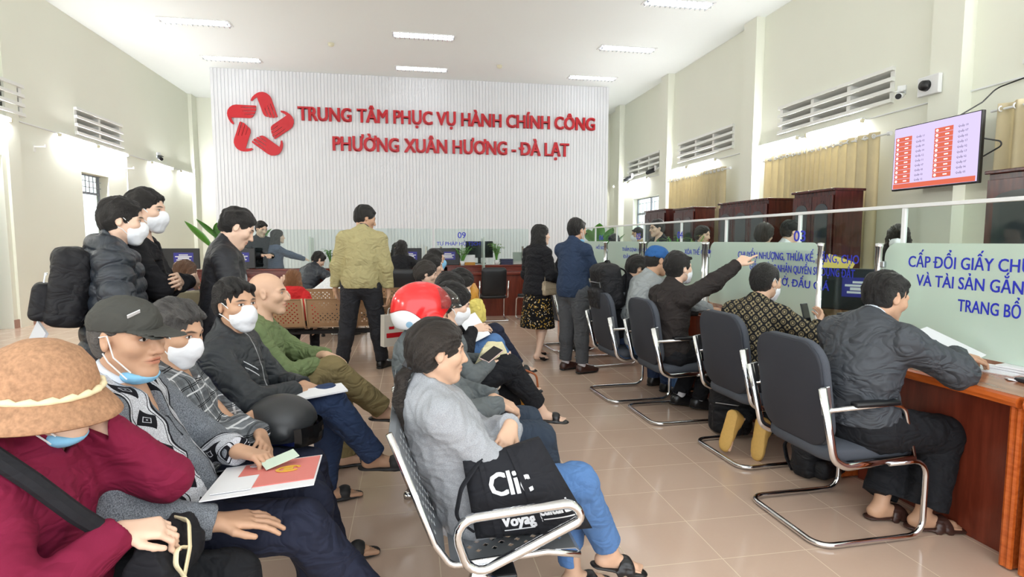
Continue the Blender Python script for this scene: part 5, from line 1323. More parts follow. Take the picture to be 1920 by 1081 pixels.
person('bald person in an olive green jacket, hands folded on the crossed knee', (-.84, 3.42), 84, 1.0, .0045, True, (0, 0, .505), (0, -.02, .975), .01, head=(5, 2, 0), skin='mid', seed=15,
    armR=((.07, .29, .71), (.8, -.4, -.3), (-.4, 1, -.15), (.1, .1, 1), .5), armL=((-.02, .34, .735), (-.8, -.4, -.3), (.7, .7, -.2), (0, .1, 1), .5), legR=((.03, .66, .40), (.1, .3, 1), (.05, 1, -.1)), legL=((-.12, .44, .08), (-.1, 1, .8), (-.1, 1, 0)),
    top=dict(m=J_green, t=.024, length=.12, collar=dict(h=.03), fold=.009), bottom=dict(m=B_khaki, t=.024), hair=dict(kind='buzz', col='grey', vol=.25) if False else None, shoes=dict(m=S_blk, kind='slide'))
# ---------------------------------------------------------------- standing at left
P10t, P10c = person('person in a black quilted puffer jacket and white mask standing with a backpack', (-1.60, 3.42), 62, 1.0, .005, head=(10, 6, 0), skin='light', seed=21, armR=((.20, .22, .98), (.6, -1, -.3), (-.4, 1, -.2), (.6, 0, .8), .6), armL=((-.2, .2, .98), (-.6, -1, -.3), (.4, 1, -.2), (-.6, 0, .8), .6),
    top=dict(m=J_puff, name='puffer_jacket', t=.042, length=.16, puff=.016, hood=True, fold=.002, collar=dict(h=.05)), bottom=dict(m=B_blk), hair=dict(kind='short', col='black', vol=1.35), mask='white', shoes=dict(m=S_blk, kind='sneaker'))
person('person in a plain black jacket and white mask standing with arms folded', (-1.66, 3.86), 80, 1.05, .006, head=(12, 4, 0), skin='light', seed=22, armR=((-.06, .25, 1.10), (.9, -.2, -.6), (-1, .3, .1), (.2, 1, .3), .5), armL=((.04, .20, 1.12), (-.9, -.2, -.6), (1, .3, .1), (-.2, 1, .3), .5),
    top=dict(m=J_blk, t=.028, length=.14, open_neck=.05, collar_m=M_shirtw, collar=dict(h=.03)), bottom=dict(m=B_blk), hair=dict(kind='short', col='black', vol=1.3), mask='white', shoes=dict(m=S_blk, kind='shoe'))
P12t, P12c = person('person in a black quilted jacket standing and looking down at the phone in hand', (-1.20, 3.90), 72, 1.0, .005, head=(0, 30, 0), hoff=(0, .03, -.01), neck=(0, .03, 1.38), skin='light', seed=23, armR=((.12, .25, 1.09), (.8, -.6, -.6), (-.4, 1, .05), (.3, -.2, 1), .5), armL=((-.06, .24, 1.11), (-.8, -.6, -.6), (.4, 1, .1), (0, .4, -1), .5),
    top=dict(m=J_quilt, name='quilted_jacket', t=.028, length=.18, collar=dict(h=.045), fold=.008), bottom=dict(m=B_blk), hair=dict(kind='short', col='black', vol=1.15), shoes=dict(m=S_blk, kind='shoe'))
# ---------------------------------------------------------------- right row of seats
P6t, P6c = person('person with ponytail, light grey fleece and blue jeans, arms folded on the silver bench', (.22, 2.02), 84, .94, .004, True, (0, 0, .525), (0, -.17, .95), .03, head=(-2, 6, 0), hoff=(0, .02, 0), fem=True, skin='mid', seed=31, fat=1.08,
    armR=((-.03, .16, .76), (.8, .25, -.9), (-1, .1, -.1), (0, .9, .5), .5), armL=((.07, .13, .80), (-.8, .3, -.9), (.7, -.5, -.5), (.4, .5, .8), .6), legR=((.03, .58, .20), (.15, .6, 1), (.1, 1, -.25)), legL=((-.06, .45, .08), (.0, 1, .8), (.0, 1, 0)),
    top=dict(m=J_fleece, name='fleece_pullover', t=.030, length=.16, collar=dict(h=.045), belly=.015, fold=.009), bottom=dict(m=B_jean, t=.018, length=.88), hair=dict(kind='pony', col='dark', tail=[(.015, -.275, 1.0), (.03, -.285, .92), (.05, -.28, .84), (.06, -.25, .77)]), shoes=dict(m=S_blk, kind='sandal'))
P7t, P7c = person('person in a red and white helmet and slate grey jacket, hands in lap', (.17, 2.66), 88, 1.02, .005, True, (0, 0, .50), (0, -.14, .92), .03, head=(0, 4, 0), skin='mid', seed=32, glasses=True,
    armR=((.08, .22, .63), (.8, -.3, -.5), (-.7, .7, -.2), (.2, .2, 1), .6), armL=((-.04, .22, .63), (-.8, -.3, -.5), (.7, .7, -.2), (0, .2, 1), .6), legR=((.11, .50, .08), (.05, 1, .8), (.1, 1, 0)), legL=((-.15, .48, .08), (-.05, 1, .8), (-.1, 1, 0)),
    top=dict(m=J_greyj, t=.032, length=.16, collar=dict(h=.045), belly=.02, fold=.009), bottom=dict(m=B_slate, t=.026), hair=dict(kind='crop', col='black', vol=.6), shoes=dict(m=S_blk, kind='sneaker'))
helmet(P7c, M_helm)
P8b, P8bc = person('person in black with a phone, hidden behind the helmet, black trousers crossed', (.22, 3.42), 88, .97, .006, True, (0, 0, .50), (0, -.02, .94), .02, head=(0, 22, 0), fem=True, skin='light', seed=33,
    armR=((.10, .25, .70), (.8, -.4, -.4), (-.1, 1, .1), (.5, .2, -1), .5), armL=((-.1, .24, .68), (-.8, -.4, -.4), (.4, .9, 0), (-.4, .2, .9), .4), legR=((.02, .60, .36), (.1, .4, 1), (.1, 1, -.1)), legL=((-.10, .45, .08), (0, 1, .8), (0, 1, 0)),
    top=dict(m=J_greyj, t=.02, length=.14), bottom=dict(m=B_blk, t=.02, length=.86), hair=dict(kind='bob', col='black'), mask='white', shoes=dict(m=S_blk, kind='slide'))
P8, P8c = person('person with black hair and white mask reading papers, behind the helmet wearer', (.22, 4.06), 84, .98, .006, True, (0, 0, .505), (0, .0, .95), .02, head=(4, 26, 0), fem=True, skin='light', seed=34,
    armR=((.10, .20, .80), (.8, -.5, -.6), (.05, 1, .2), (.8, .1, .5), .6), armL=((-.08, .24, .78), (-.8, -.5, -.6), (.2, 1, .2), (-.7, .2, .6), .5), legR=((.03, .58, .36), (.1, .4, 1), (.1, 1, 0)), legL=((-.12, .45, .08), (0, 1, .8), (0, 1, 0)),
    top=dict(m=J_blk, t=.024, length=.12), bottom=dict(m=B_jean, t=.016), hair=dict(kind='pony', col='black', tail=[(0, -.12, 1.07), (0, -.14, .98), (0, -.13, .90)]), mask='white', shoes=dict(m=S_blk, kind='sandal'))
P9, P9c = person('person with tied black hair and white mask looking down over a yellow bag', (.32, 4.68), 80, .97, .006, True, (0, 0, .505), (0, .02, .965), .02, head=(2, 34, 0), hoff=(0, .03, 0), fem=True, skin='light', seed=35,
    armR=((.10, .26, .72), (.8, -.5, -.4), (-.3, 1, 0), (.3, 0, 1), .6), armL=((-.08, .26, .70), (-.8, -.5, -.4), (.3, 1, 0), (-.3, 0, 1), .6), legR=((.03, .60, .36), (.1, .4, 1), (.1, 1, 0)), legL=((-.12, .45, .08), (0, 1, .8), (0, 1, 0)),
    top=dict(m=J_blk, t=.024, length=.12), bottom=dict(m=B_navy, t=.018), hair=dict(kind='bun', col='black'), mask='white', shoes=dict(m=S_blk, kind='sandal'))
person('person with dark hair and a black scarf seated behind the masked women', (.08, 5.46), 80, .98, .008, True, (0, 0, .51), (0, .01, .985), .0, head=(8, 14, 0), fem=True, skin='light', seed=36, legR=((.05, .6, .38), (.1, .4, 1), (.1, 1, 0)),
    top=dict(m=J_blk, t=.03, collar=dict(h=.06)), bottom=dict(m=B_navy), hair=dict(kind='bun', col='dark'), shoes=dict(m=S_blk, kind='sandal'))
person('person in cream with long dark hair seated behind the one in the black scarf', (.18, 6.10), 78, 1.0, .009, True, (0, 0, .515), (0, .0, 1.01), .0, head=(10, 10, 0), fem=True, skin='light', seed=37, legR=((.05, .6, .40), (.1, .4, 1), (.1, 1, 0)),
    top=dict(m=J_cream, t=.026), bottom=dict(m=B_navy), hair=dict(kind='long', col='black', tail=(.25,)), shoes=dict(m=S_blk, kind='sandal'))
person('person with short black hair and blue mask seated farthest back in the right row', (.24, 6.72), 78, 1.02, .009, True, (0, 0, .52), (0, .0, 1.03), .0, head=(10, 6, 0), skin='mid', seed=38, top=dict(m=J_grey, t=.026), bottom=dict(m=B_blk), hair=dict(kind='short'), mask='blue', shoes=dict(m=S_blk, kind='shoe'))
# ---------------------------------------------------------------- standing in the hall
P23, P23c = person('tall person in a khaki jacket and black jeans seen from behind, holding a paper bag', (-.53, 6.28), 6, 1.10, .007, head=(62, 18, 0), hip=(0, 0, .865), neck=(.02, .02, 1.37), skin='tan', seed=41, armR=((.27, .04, .70), (.8, -1, 0), (.05, .15, -1), (1, 0, 0), .7), armL=((-.27, .08, .80), (-.9, -.8, 0), (.2, .6, -.8), (-1, 0, 0), .5),
    legL=((-.20, -.02, .08), (0, 1, 0), (-.35, 1, 0)), legR=((.17, .12, .08), (.1, 1, 0), (.5, 1, 0)), top=dict(m=J_khaki, t=.036, length=.10, fold=.009, belly=.02, collar=dict(h=.035), collar_m=B_navy), bottom=dict(m=B_bjean, t=.022, fold=.009), hair=dict(kind='short', col='black', vol=1.1), shoes=dict(m=S_blk, kind='shoe'))
P26, P26c = person('person in a black down jacket and gold-flowered black skirt, black pumps', (1.47, 6.50), 60, .97, .007, head=(20, 0, 0), fem=True, skin='pale', seed=42, armR=((.20, .22, .95), (.5, -1, -.3), (-.3, 1, .1), (.5, .2, .8), .7), armL=((-.16, .22, .92), (-.5, -1, -.3), (.6, .8, 0), (0, 0, 1), .5),
    legL=((-.09, .12, .105), (0, 1, 0), (-.2, 1, -.1)), legR=((.10, -.08, .105), (0, 1, 0), (.15, 1, -.1)), top=dict(m=J_blk, name='down_jacket', t=.032, length=.14, puff=.008, collar=dict(h=.05)), bottom=dict(m=S_floral, kind='skirt', length=.48, flare=.07), hair=dict(kind='long', col='black', tail=(.36,)), shoes=dict(m=S_blk, kind='pump'))
person('standing person in navy jacket, grey trousers and brown shoes with blue mask', (1.70, 5.80), 58, 1.0, .006, head=(4, 2, 0), skin='tan', seed=43, armR=((.14, .33, .88), (.6, -1, -.2), (-.3, 1, -.1), (.5, .1, .8), .7), armL=((-.08, .34, .86), (-.6, -1, -.2), (.3, 1, -.1), (-.5, .1, .8), .7),
    legL=((-.12, .02, .08), (0, 1, 0), (.1, 1, 0)), legR=((.11, .03, .08), (0, 1, 0), (.25, 1, 0)), top=dict(m=J_navy, t=.030, length=.12, collar=dict(h=.045), belly=.02), bottom=dict(m=B_grey, t=.024, length=.93, fold=.005), hair=dict(kind='short', col='black', vol=1.1), mask='chin', shoes=dict(m=S_brown, m2=M_sock))
P28, c = person('person in a black cap mostly hidden behind the one in the navy jacket', (2.05, 7.0), 70, .97, .009, skin='tan', seed=44, top=dict(m=J_blk), bottom=dict(m=B_blk), hair=dict(kind='crop', vol=.2), shoes=dict(m=S_blk))
hat_cap(c, J_blk, .03)
# ---------------------------------------------------------------- right counter
person('person with glasses and a black backpack leaning towards the right counter', (1.93, 4.97), 84, 1.0, .006, True, (0, 0, .52), (0, .07, 1.04), .03, head=(4, 22, 0), hoff=(0, .03, -.02), skin='mid', seed=51, glasses=True, armR=((.2, .52, .80), (.8, -.6, -.3), (-.3, 1, 0), (0, 0, 1), .4), armL=((-.2, .52, .80), (-.8, -.6, -.3), (.3, 1, 0), (0, 0, 1), .4),
    top=dict(m=J_block, t=.03), bottom=dict(m=B_djean), hair=dict(kind='short', vol=1.1), shoes=dict(m=S_blk, kind='sneaker'))
P30, c = person('person in a blue cap and light grey shirt seated at the counter', (1.98, 4.60), 84, 1.03, .006, True, (0, 0, .53), (0, .06, 1.07), .03, head=(-2, 10, 0), skin='tan', seed=52, armR=((.18, .52, .80), (.8, -.6, -.3), (-.3, 1, 0), (0, 0, 1), .4), legR=((.12, .30, .08), (0, 1, .8), (.1, 1, 0)),
    top=dict(m=J_grey, name='shirt', t=.03, collar=dict(h=.03)), bottom=dict(m=B_jean), hair=dict(kind='crop', vol=.2), shoes=dict(m=S_blk, kind='sneaker', m2=M_sock))
hat_cap(c, M_bluecap, .022, False, name='beanie_cap')
person('person in dark brown jacket and white mask pointing with outstretched arm', (2.02, 4.17), 80, 1.03, .005, True, (0, 0, .51), (0, .02, 1.02), .01, head=(-6, -6, 0), skin='light', seed=53, armR=((.19, .53, 1.23), (.6, 0, -1), (.05, .8, .55), (.5, -.3, .8), .3, dict(curls=[.15, .95, 1.05, 1.1])), armL=((-.2, .42, .80), (-.8, -.6, -.3), (.3, 1, 0), (0, 0, 1), .4),
    legR=((-.05, .34, .10), (0, 1, .8), (.35, 1, -.1)), legL=((-.20, .26, .10), (0, 1, .8), (.3, 1, -.1)), top=dict(m=J_brown, t=.030, length=.07, collar=dict(h=.045), fold=.009), bottom=dict(m=B_blk), hair=dict(kind='short', col='black', vol=1.45, fringe=.008), mask='white', shoes=dict(m=S_blk, m2=M_sock))
P32, P32c = person('person in a black and tan monogram shirt seen from behind, holding up a phone', (2.17, 3.32), 66, 1.0, .005, True, (0, 0, .51), (.0, .08, 1.005), .02, head=(8, 4, 0), hoff=(0, .03, 0), skin='mid', seed=54, armR=((.26, .34, .87), (.9, -.4, -.5), (-.2, .8, .5), (.6, .6, -.2), .5), armL=((-.12, .40, .82), (-.9, -.4, -.3), (.4, 1, 0), (0, 0, 1), .4),
    legR=((.10, .06, .20), (.0, 1, -.1), (-.05, -.12, -1)), legL=((-.06, -.02, .22), (0, 1, -.1), (-.1, -.2, -1)), top=dict(m=J_mono, name='shirt', t=.030, length=.06, collar=dict(h=.03), belly=.02, fold=.008), bottom=dict(m=B_blk), hair=dict(kind='crop', col='black', vol=.9), mask='white', shoes=dict(m=S_tan, kind='sneaker', sole=S_tan))
P33, P33c = person('person in charcoal jacket and sandals seated nearest at the right counter', (2.15, 2.38), 76, 1.02, .0045, True, (0, 0, .515), (0, .07, 1.0), .03, head=(14, 16, 0), hoff=(0, .045, -.02), skin='tan', seed=55, armR=((.16, .48, .835), (.9, -.2, -.6), (.25, 1, -.12), (.1, .1, 1), .4), armL=((-.18, .46, .86), (-.8, -.4, -.5), (.3, 1, 0), (-.5, 0, .8), .5),
    legR=((.17, .27, .08), (.15, 1, .8), (.55, 1, 0)), legL=((.02, .19, .08), (-.05, 1, .8), (.4, 1, 0)), top=dict(m=J_old, t=.036, length=.05, collar=dict(h=.03), collar_m=M_shirtw, belly=.03, fold=.010), bottom=dict(m=B_blk, t=.030, length=.90, fold=.008, flare=.02), hair=dict(kind='short', col='black', vol=.85, fringe=-.01), shoes=dict(m=S_brown, kind='sandal'))
# ---------------------------------------------------------------- far end of the hall
P13, P13c = person('person in a black jacket looking at a phone behind the left counter', (-2.55, 10.40), 150, 1.06, .01, head=(-20, 18, 0), skin='light', seed=61, armR=((.06, .30, 1.10), (.8, -.5, -.6), (-.4, 1, .1), (0, .2, 1), .5), armL=((-.05, .30, 1.10), (-.8, -.5, -.6), (.4, 1, .1), (0, .2, 1), .5), top=dict(m=J_blk, collar=dict(h=.05)), bottom=dict(m=B_blk), hair=dict(kind='short'), shoes=dict(m=S_blk))
person('person in a purple vest over a blue-grey dress reaching over the left counter', (-2.30, 10.36), 62, .97, .01, head=(10, 0, 0), fem=True, skin='pale', seed=62, armL=((-.08, .52, 1.14), (-.5, -.3, -1), (.2, 1, -.35), (0, .3, 1), .3), armR=((.10, .48, 1.12), (.5, -.3, -1), (.2, 1, -.35), (0, .3, 1), .3), top=dict(m=J_dress, name='blouse', t=.02), bottom=dict(m=J_dress, kind='skirt', length=.5, flare=.06), hair=dict(kind='long', col='dark', tail=(.24,)), shoes=dict(m=S_blk))
person('person with long brown hair in dark clothes sitting beyond the standing man at left', (-2.02, 5.50), 20, .98, .008, True, (0, 0, .52), (0, .0, 1.0), .0, head=(0, 5, 0), fem=True, skin='light', seed=63, top=dict(m=J_purple, t=.03), bottom=dict(m=B_blk), hair=dict(kind='long', col='brown', tail=(.36,)), shoes=dict(m=S_blk))
person('person in red hoodie with long auburn hair, back turned, on the beige bench', (-1.36, 6.96), 8, .92, .008, True, (0, 0, .50), (0, -.03, .90), .0, head=(6, 10, 0), fem=True, skin='light', seed=64, top=dict(m=J_red, name='hoodie', t=.034, hood=True), bottom=dict(m=B_blk), hair=dict(kind='long', col='auburn', tail=(.33,), vol=1.2), shoes=dict(m=J_cream, kind='sneaker'), legL=((-.1, .2, .08), (0, 1, .8), (0, 1, 0)))
person('person in a black puffer coat bent over the left counter', (-1.62, 9.12), 40, 1.0, .009, True, (0, 0, .54), (0, .20, .99), .04, head=(20, 35, 0), skin='light', seed=65, armR=((.2, .42, .86), (.8, -.5, -.3), (-.3, 1, 0), (0, 0, 1), .4), armL=((-.2, .42, .86), (-.8, -.5, -.3), (.3, 1, 0), (0, 0, 1), .4), top=dict(m=J_puff, name='puffer_coat', t=.04, puff=.012, collar=dict(h=.06)), bottom=dict(m=B_blk), hair=dict(kind='messy'), shoes=dict(m=S_blk))
person('person in white top and dark trousers bending forward, left of the khaki jacket', (-1.14, 8.42), 30, .92, .009, True, (0, 0, .52), (0, .22, .93), .05, head=(10, 30, 0), skin='light', seed=66, top=dict(m=J_white, t=.03), bottom=dict(m=B_slate), hair=dict(kind='short'), shoes=dict(m=S_blk))
person('person in black with long hair seated at the far counter beside the khaki jacket arm', (-.17, 9.62), 10, 1.04, .009, True, (0, 0, .56), (0, .06, 1.10), .02, head=(10, 10, 0), fem=True, skin='light', seed=67, armR=((.2, .40, .88), (.8, -.5, -.3), (-.3, 1, 0), (0, 0, 1), .4), top=dict(m=J_blk, t=.034), bottom=dict(m=B_blk), hair=dict(kind='long', tail=(.3,)), shoes=dict(m=S_blk))
STAFF = 'staff behind the counters'
person('staff person with black hair behind the monitor on the far counter', (-.28, 11.75), 178, 1.0, .01, True, (0, 0, .56), (0, .0, 1.10), head=(0, 10, 0), fem=True, skin='light', seed=71, top=dict(m=J_white), bottom=dict(m=B_blk), hair=dict(kind='long', tail=(.2,)), legs=True)
person('staff person with glasses and black hair behind the far end of the glass', (3.70, 9.9), -120, 1.02, .01, True, (0, 0, .66), (0, .0, 1.24), head=(0, 5, 0), fem=True, skin='pale', seed=72, glasses=True, top=dict(m=J_white), bottom=dict(m=B_blk), hair=dict(kind='long', tail=(.3,)))
person('staff person in tan jacket and white mask before the barred window', (3.85, 9.1), -60, 1.0, .01, skin='tan', seed=73, neck=(0, 0, 1.37), head=(-30, 5, 0), top=dict(m=J_tan, collar_m=J_cream), bottom=dict(m=B_blk), hair=dict(kind='short'), mask='white')
person('staff person with glasses behind the fern', (3.72, 8.05), -100, 1.05, .009, skin='light', seed=74, head=(10, 5, 0), glasses=True, top=dict(m=J_blk, open_neck=.06), bottom=dict(m=B_blk), hair=dict(kind='short'))
person('staff person in grey seen through the glass right of the fern', (3.95, 7.3), 150, .98, .009, skin='light', seed=75, head=(0, 10, 0), fem=True, top=dict(m=J_greyj), bottom=dict(m=B_blk), hair=dict(kind='bob', col='dark'))
person('staff person in a white shirt with dark hair turned right behind the 03 glass', (4.02, 5.55), 100, .99, .008, skin='light', seed=76, head=(0, 12, 0), top=dict(m=J_white, name='shirt', t=.024), bottom=dict(m=B_blk), hair=dict(kind='short', vol=1.2))
person('staff person in dark clothes with full dark hair standing behind the 03 glass', (3.78, 5.62), 60, .97, .008, skin='light', seed=77, fem=True, head=(0, 12, 0), top=dict(m=J_brown), bottom=dict(m=B_blk), hair=dict(kind='bob', col='dark', vol=1.6))
P6s, S6c = person('staff person in a tan blazer with a yellow file', (3.92, 4.62), -95, .98, .006, True, (0, 0, .56), (0, .0, 1.03), head=(-10, 6, 4), fem=True, skin='pale', seed=78, armR=((.08, .32, .95), (.8, -.5, -.5), (-.5, .8, .4), (0, .2, 1), .5), armL=((-.12, .30, .98), (-.8, -.5, -.5), (.3, .8, .5), (0, .2, 1), .5), top=dict(m=J_tan, name='blazer', t=.024, open_neck=.06), bottom=dict(m=B_blk), hair=dict(kind='long', col='black', tail=(.3,)))
person('staff person with black hair and white mask behind the nearest frosted glass', (4.53, 4.58), -80, 1.0, .008, True, (0, 0, .72), (0, .0, 1.30), head=(-50, 5, 0), fem=True, skin='pale', seed=79, top=dict(m=J_white), bottom=dict(m=B_blk), hair=dict(kind='long', tail=(.3,)), mask='white')
# ---------------------------------------------------------------- bags, papers, screens and plants
def quad_sheet(cs, nx, ny, bulge, thick=.0, seed=0):
    """cushion-like bag face between four corners (bl, br, tr, tl), bulging along its normal on both sides"""
    cs = [np.asarray(c, float) for c in cs]; n = unit(np.cross(cs[1]-cs[0], cs[3]-cs[0])); bm = BM()
    def at(u, v, s):
        p = (1-u)*(1-v)*cs[0]+u*(1-v)*cs[1]+u*v*cs[2]+(1-u)*v*cs[3]
        return p+n*s*(thick/2+bulge*(math.sin(PI*u)*math.sin(PI*min(1, v*1.0)))**.6+.006*math.sin(u*9+seed)*math.sin(v*7+seed*2))
    for s in (1, -1):
        g = [[bm.verts.new(at(i/nx, j/ny, s)) for j in range(ny+1)] for i in range(nx+1)]
        for i in range(nx):
            for j in range(ny): bm.faces.new((g[i][j], g[i+1][j], g[i+1][j+1], g[i][j+1]))
        if s == 1: g0 = g
    b0 = [g0[i][0] for i in range(nx+1)]+[g0[nx][j] for j in range(1, ny+1)]+[g0[i][ny] for i in range(nx-1, -1, -1)]+[g0[0][j] for j in range(ny-1, 0, -1)]
    b1 = [g[i][0] for i in range(nx+1)]+[g[nx][j] for j in range(1, ny+1)]+[g[i][ny] for i in range(nx-1, -1, -1)]+[g[0][j] for j in range(ny-1, 0, -1)]
    for i in range(len(b0)): bm.faces.new((b0[i], b0[(i+1) % len(b0)], b1[(i+1) % len(b0)], b1[i]))
    bmesh.ops.remove_doubles(bm, verts=bm.verts[:], dist=1e-5); bmesh.ops.recalc_face_normals(bm, faces=bm.faces[:])
    return bm, at
def on_quad(me, at, s=1, off=.002):
    for v in me.vertices:
        u, w_ = v.co.x, v.co.y; v.co = Vector(at(u, w_, s)); e = 1e-3
        n = Vector(np.cross(at(u+e, w_, s)-at(u, w_, s), at(u, w_+e, s)-at(u, w_, s))).normalized()*s
        v.co += n*(off if True else 0)
    me.update(); return me
def paper(name, c, w, h, rz, lab, tilt=(0, 0), n=1, m=M_paper, group=None, lines=False):
    t = tag(obj(name, box((0, 0, .001*n), (w, h, .002*n)), m), lab, 'paper', group); t.location = c; t.rotation_euler = (tilt[0], tilt[1], rz); return t
# tote bag on the bench
M_tote = F_('black_canvas', (34, 35, 40), .25); M_print = flat('white_print', (226, 228, 232), .7)
t = thing('tote_bag', 'black canvas tote bag lettered in white, standing on the silver bench', 'bag', (0, 0, 0))
bm, at = quad_sheet([(.20, 1.80, .435), (.60, 1.80, .435), (.43, 1.86, .74), (.16, 1.82, .69)], 14, 14, .05, .03)
obj('body', bm, M_tote, t, True)
for body, x, y, sz, xs, sh in (('Clic', .20, .56, .36, .78, 0), ('Voyage', .24, .17, .20, .62, 0), ('culturals', .60, .25, .20, .50, 0)):
    me = text_mesh(body, sz, Matrix.Translation((x, y, 0)), 0, .010, xs, 'LEFT', 2, .15); b2 = BM(); b2.from_mesh(me); bmesh.ops.subdivide_edges(b2, edges=b2.edges[:], cuts=1); b2.to_mesh(me); b2.free()
    obj('lettering', on_quad(me, at), M_print, t)
for x0, x1, y in ((.25, .52, .11), (.62, .92, .19)):
    b2 = BM(); g = [[b2.verts.new((x0+(x1-x0)*i/10, y+.014*j, 0)) for j in range(2)] for i in range(11)]
    for i in range(10): b2.faces.new((g[i][0], g[i+1][0], g[i+1][1], g[i][1]))
    me = bpy.data.meshes.new('underline'); b2.to_mesh(me); b2.free(); obj('underline', on_quad(me, at), M_print, t)
for u in ((.17, .14), (.545, .53)):
    b2 = BM(); g = [[b2.verts.new((u[0]+.055*i, v, 0)) for v in np.linspace(0, 1, 12)] for i in range(2)]
    for j in range(11): b2.faces.new((g[0][j], g[1][j], g[1][j+1], g[0][j+1]))
    me = bpy.data.meshes.new('strap'); b2.to_mesh(me); b2.free(); obj('strap', on_quad(me, at, 1, .005), M_tote, t)
bm = BM(); tube(bm, [at(.22, 1, 1)-A3(0, .005, .0), A3(.15, 1.77, .62), A3(.13, 1.77, .52), A3(.19, 1.77, .47)], .012, 8, fr=.05, flat=.35); obj('handle', bm, M_tote, t)
# folder, card and papers held in the left row
M_clear = glass_mat('clear_sleeve', (245, 245, 250), .25, .08)
t = thing('document_folder', 'clear sleeve with red printed papers on the lap of the cap wearer', 'folder', (-.46, 1.855, .675), .10)
t.rotation_euler = (-.10, -.05, .08)
obj('sleeve', box((0, 0, -.003), (.31, .33, .003)), M_paper, t)
obj('red_page', box((.03, .02, 0), (.24, .26, .002)), flat('red_print', (226, 128, 120), .5), t)
obj('white_page', box((-.08, -.06, .002), (.11, .14, .002)), M_paper, t)
bm = BM(); tube(bm, [(.06+.035*math.cos(a), .03+.028*math.sin(a), .003) for a in np.linspace(.3, 5.6, 12)], .006, 6, flat=.3); bx(bm, (.06, .03, .003), (.03, .03, .002)); obj('gold_seal', bm, flat('gold_print', (226, 176, 60), .4), t)
bm = BM(); tube(bm, [(-.05+.02*math.cos(a), .12+.012*math.sin(a), .003) for a in np.linspace(0, 5.6, 12)], .004, 6, flat=.3); obj('white_mark', bm, M_print, t)
t = tag(obj('identity_card', box((0, 0, 0), (.11, .06, .003), .0008), flat('pale_card', (206, 224, 206), .4)), 'pale card held over the red papers', 'card'); t.location = (-.44, 1.945, .69); t.rotation_euler = (.1, -.2, .5)
t = paper('paper_sheet', (-.46, 2.78, .69), .28, .13, .35, 'rolled white papers on the lap of the bomber jacket wearer', (.05, -.06), 4)
# black helmet on the seat
v = Vol(); c0 = A3(-.56, 2.52, .64)
v.ell(c0, A3(.15, .125, .12)); v.cut(c0-A3(0, 0, .07), (0, 0, -1), .01); v.ell(c0+A3(.17, 0, -.09), A3(.12, .11, .09), op='-', k=.01); v.ell(c0-A3(0, 0, .04), A3(.12, .10, .09), op='-', k=.01); v.ell(c0+A3(.02, -.115, -.02), A3(.04, .018, .03), k=.01)
pts, q = v.mesh(.006); t = thing('motorbike_helmet', 'black helmet on the blue seat between plaid shirt and bomber jacket', 'helmet', (0, 0, 0)); obj('shell', to_mesh('shell', pts, q), flat('black_shell', (48, 50, 52), .4), t)
bm = BM(); rows = []
for j in range(5):
    a = -.25+.5*j/4; rows.append([bm.verts.new(tuple(c0+A3(.02+.155*math.cos(b)*math.cos(a), .132*math.sin(b), -.04+.16*math.sin(a)))) for b in np.linspace(-1.2, 1.2, 13)])
for a, b in zip(rows, rows[1:]):
    for i in range(12): bm.faces.new((a[i], a[i+1], b[i+1], b[i]))
bmesh.ops.solidify(bm, geom=bm.faces[:], thickness=.003); obj('visor', bm, flat('dark_visor', (26, 26, 28), .1), t)
# backpacks
def backpack(name, lab, c, rz, w, d, h, tilt=0, m=None, floor=False):
    m = m or F_('black_nylon', (30, 30, 33), .3, rough=.6); t = thing(name, lab, 'backpack', c, rz)
    v = Vol(); v.rbox((0, 0, h/2), (w/2, d/2, h/2), None, .06, .02); v.ell((0, -.01, h*.93), (w*.42, d*.42, h*.12), k=.05); pts, q = v.mesh(.008); me = to_mesh('body', pts, q)
    X = np.empty(len(me.vertices)*3); me.vertices.foreach_get('co', X); X = X.reshape(-1, 3); X += normals_of(me)*(.006*creases(X, 30, 5))[:, None]; me.vertices.foreach_set('co', X.astype(np.float32).ravel()); obj('body', me, m, t)
    v = Vol(); v.rbox((0, -d/2-.01, h*.30), (w*.36, .05, h*.24), None, .035, .02); pts, q = v.mesh(.008); obj('front_pocket', to_mesh('pocket', pts, q), m, t)
    bm = BM(); tube(bm, [(-.05, d*.2, h*.98), (-.04, d*.2, h*1.08), (.04, d*.2, h*1.08), (.05, d*.2, h*.98)], .010, 8, fr=.03); obj('handle', bm, m, t)
    for s in (-1, 1):
        bm = BM(); tube(bm, [(s*w*.3, d/2-.01, h*.92), (s*w*.32, d/2+.06, h*.80), (s*w*.34, d/2+.03, h*.35), (s*w*.38, d/2-.02, h*.1)], .022, 8, fr=.08, flat=.35); obj('shoulder_strap', bm, m, t)
    bm = BM(); tube(bm, [(-w*.30, -d/2-.012, h*.66), (w*.30, -d/2-.012, h*.66)], .004, 6); bx(bm, (w*.31, -d/2-.016, h*.62), (.012, .006, .05)); obj('zip', bm, M_steel, t)
    t.rotation_euler = (tilt, 0, rz); return t
backpack('backpack', 'black backpack on the back of the puffer jacket wearer', (-1.80, 3.31, .97), math.radians(-62), .30, .18, .40, -.18)
backpack('backpack', 'black backpack worn over the colour-block jacket at the right counter', (1.80, 4.92, .80), math.radians(-84), .34, .20, .40, .18)
backpack('backpack', 'black backpack on the floor beside the tan shoes', (2.32, 3.75, 0), math.radians(-40), .30, .20, .36, 0)
backpack('backpack', 'black bag on the floor under the counter beside the nearest chair', (2.42, 2.98, 0), math.radians(20), .34, .16, .22, 0)
paper('paper_sheet', (-1.80, 3.10, .93), .20, .14, -.9, 'folded grey papers tucked under the backpack strap', (1.2, .2), 6, flat('grey_papers', (190, 192, 198), .7))
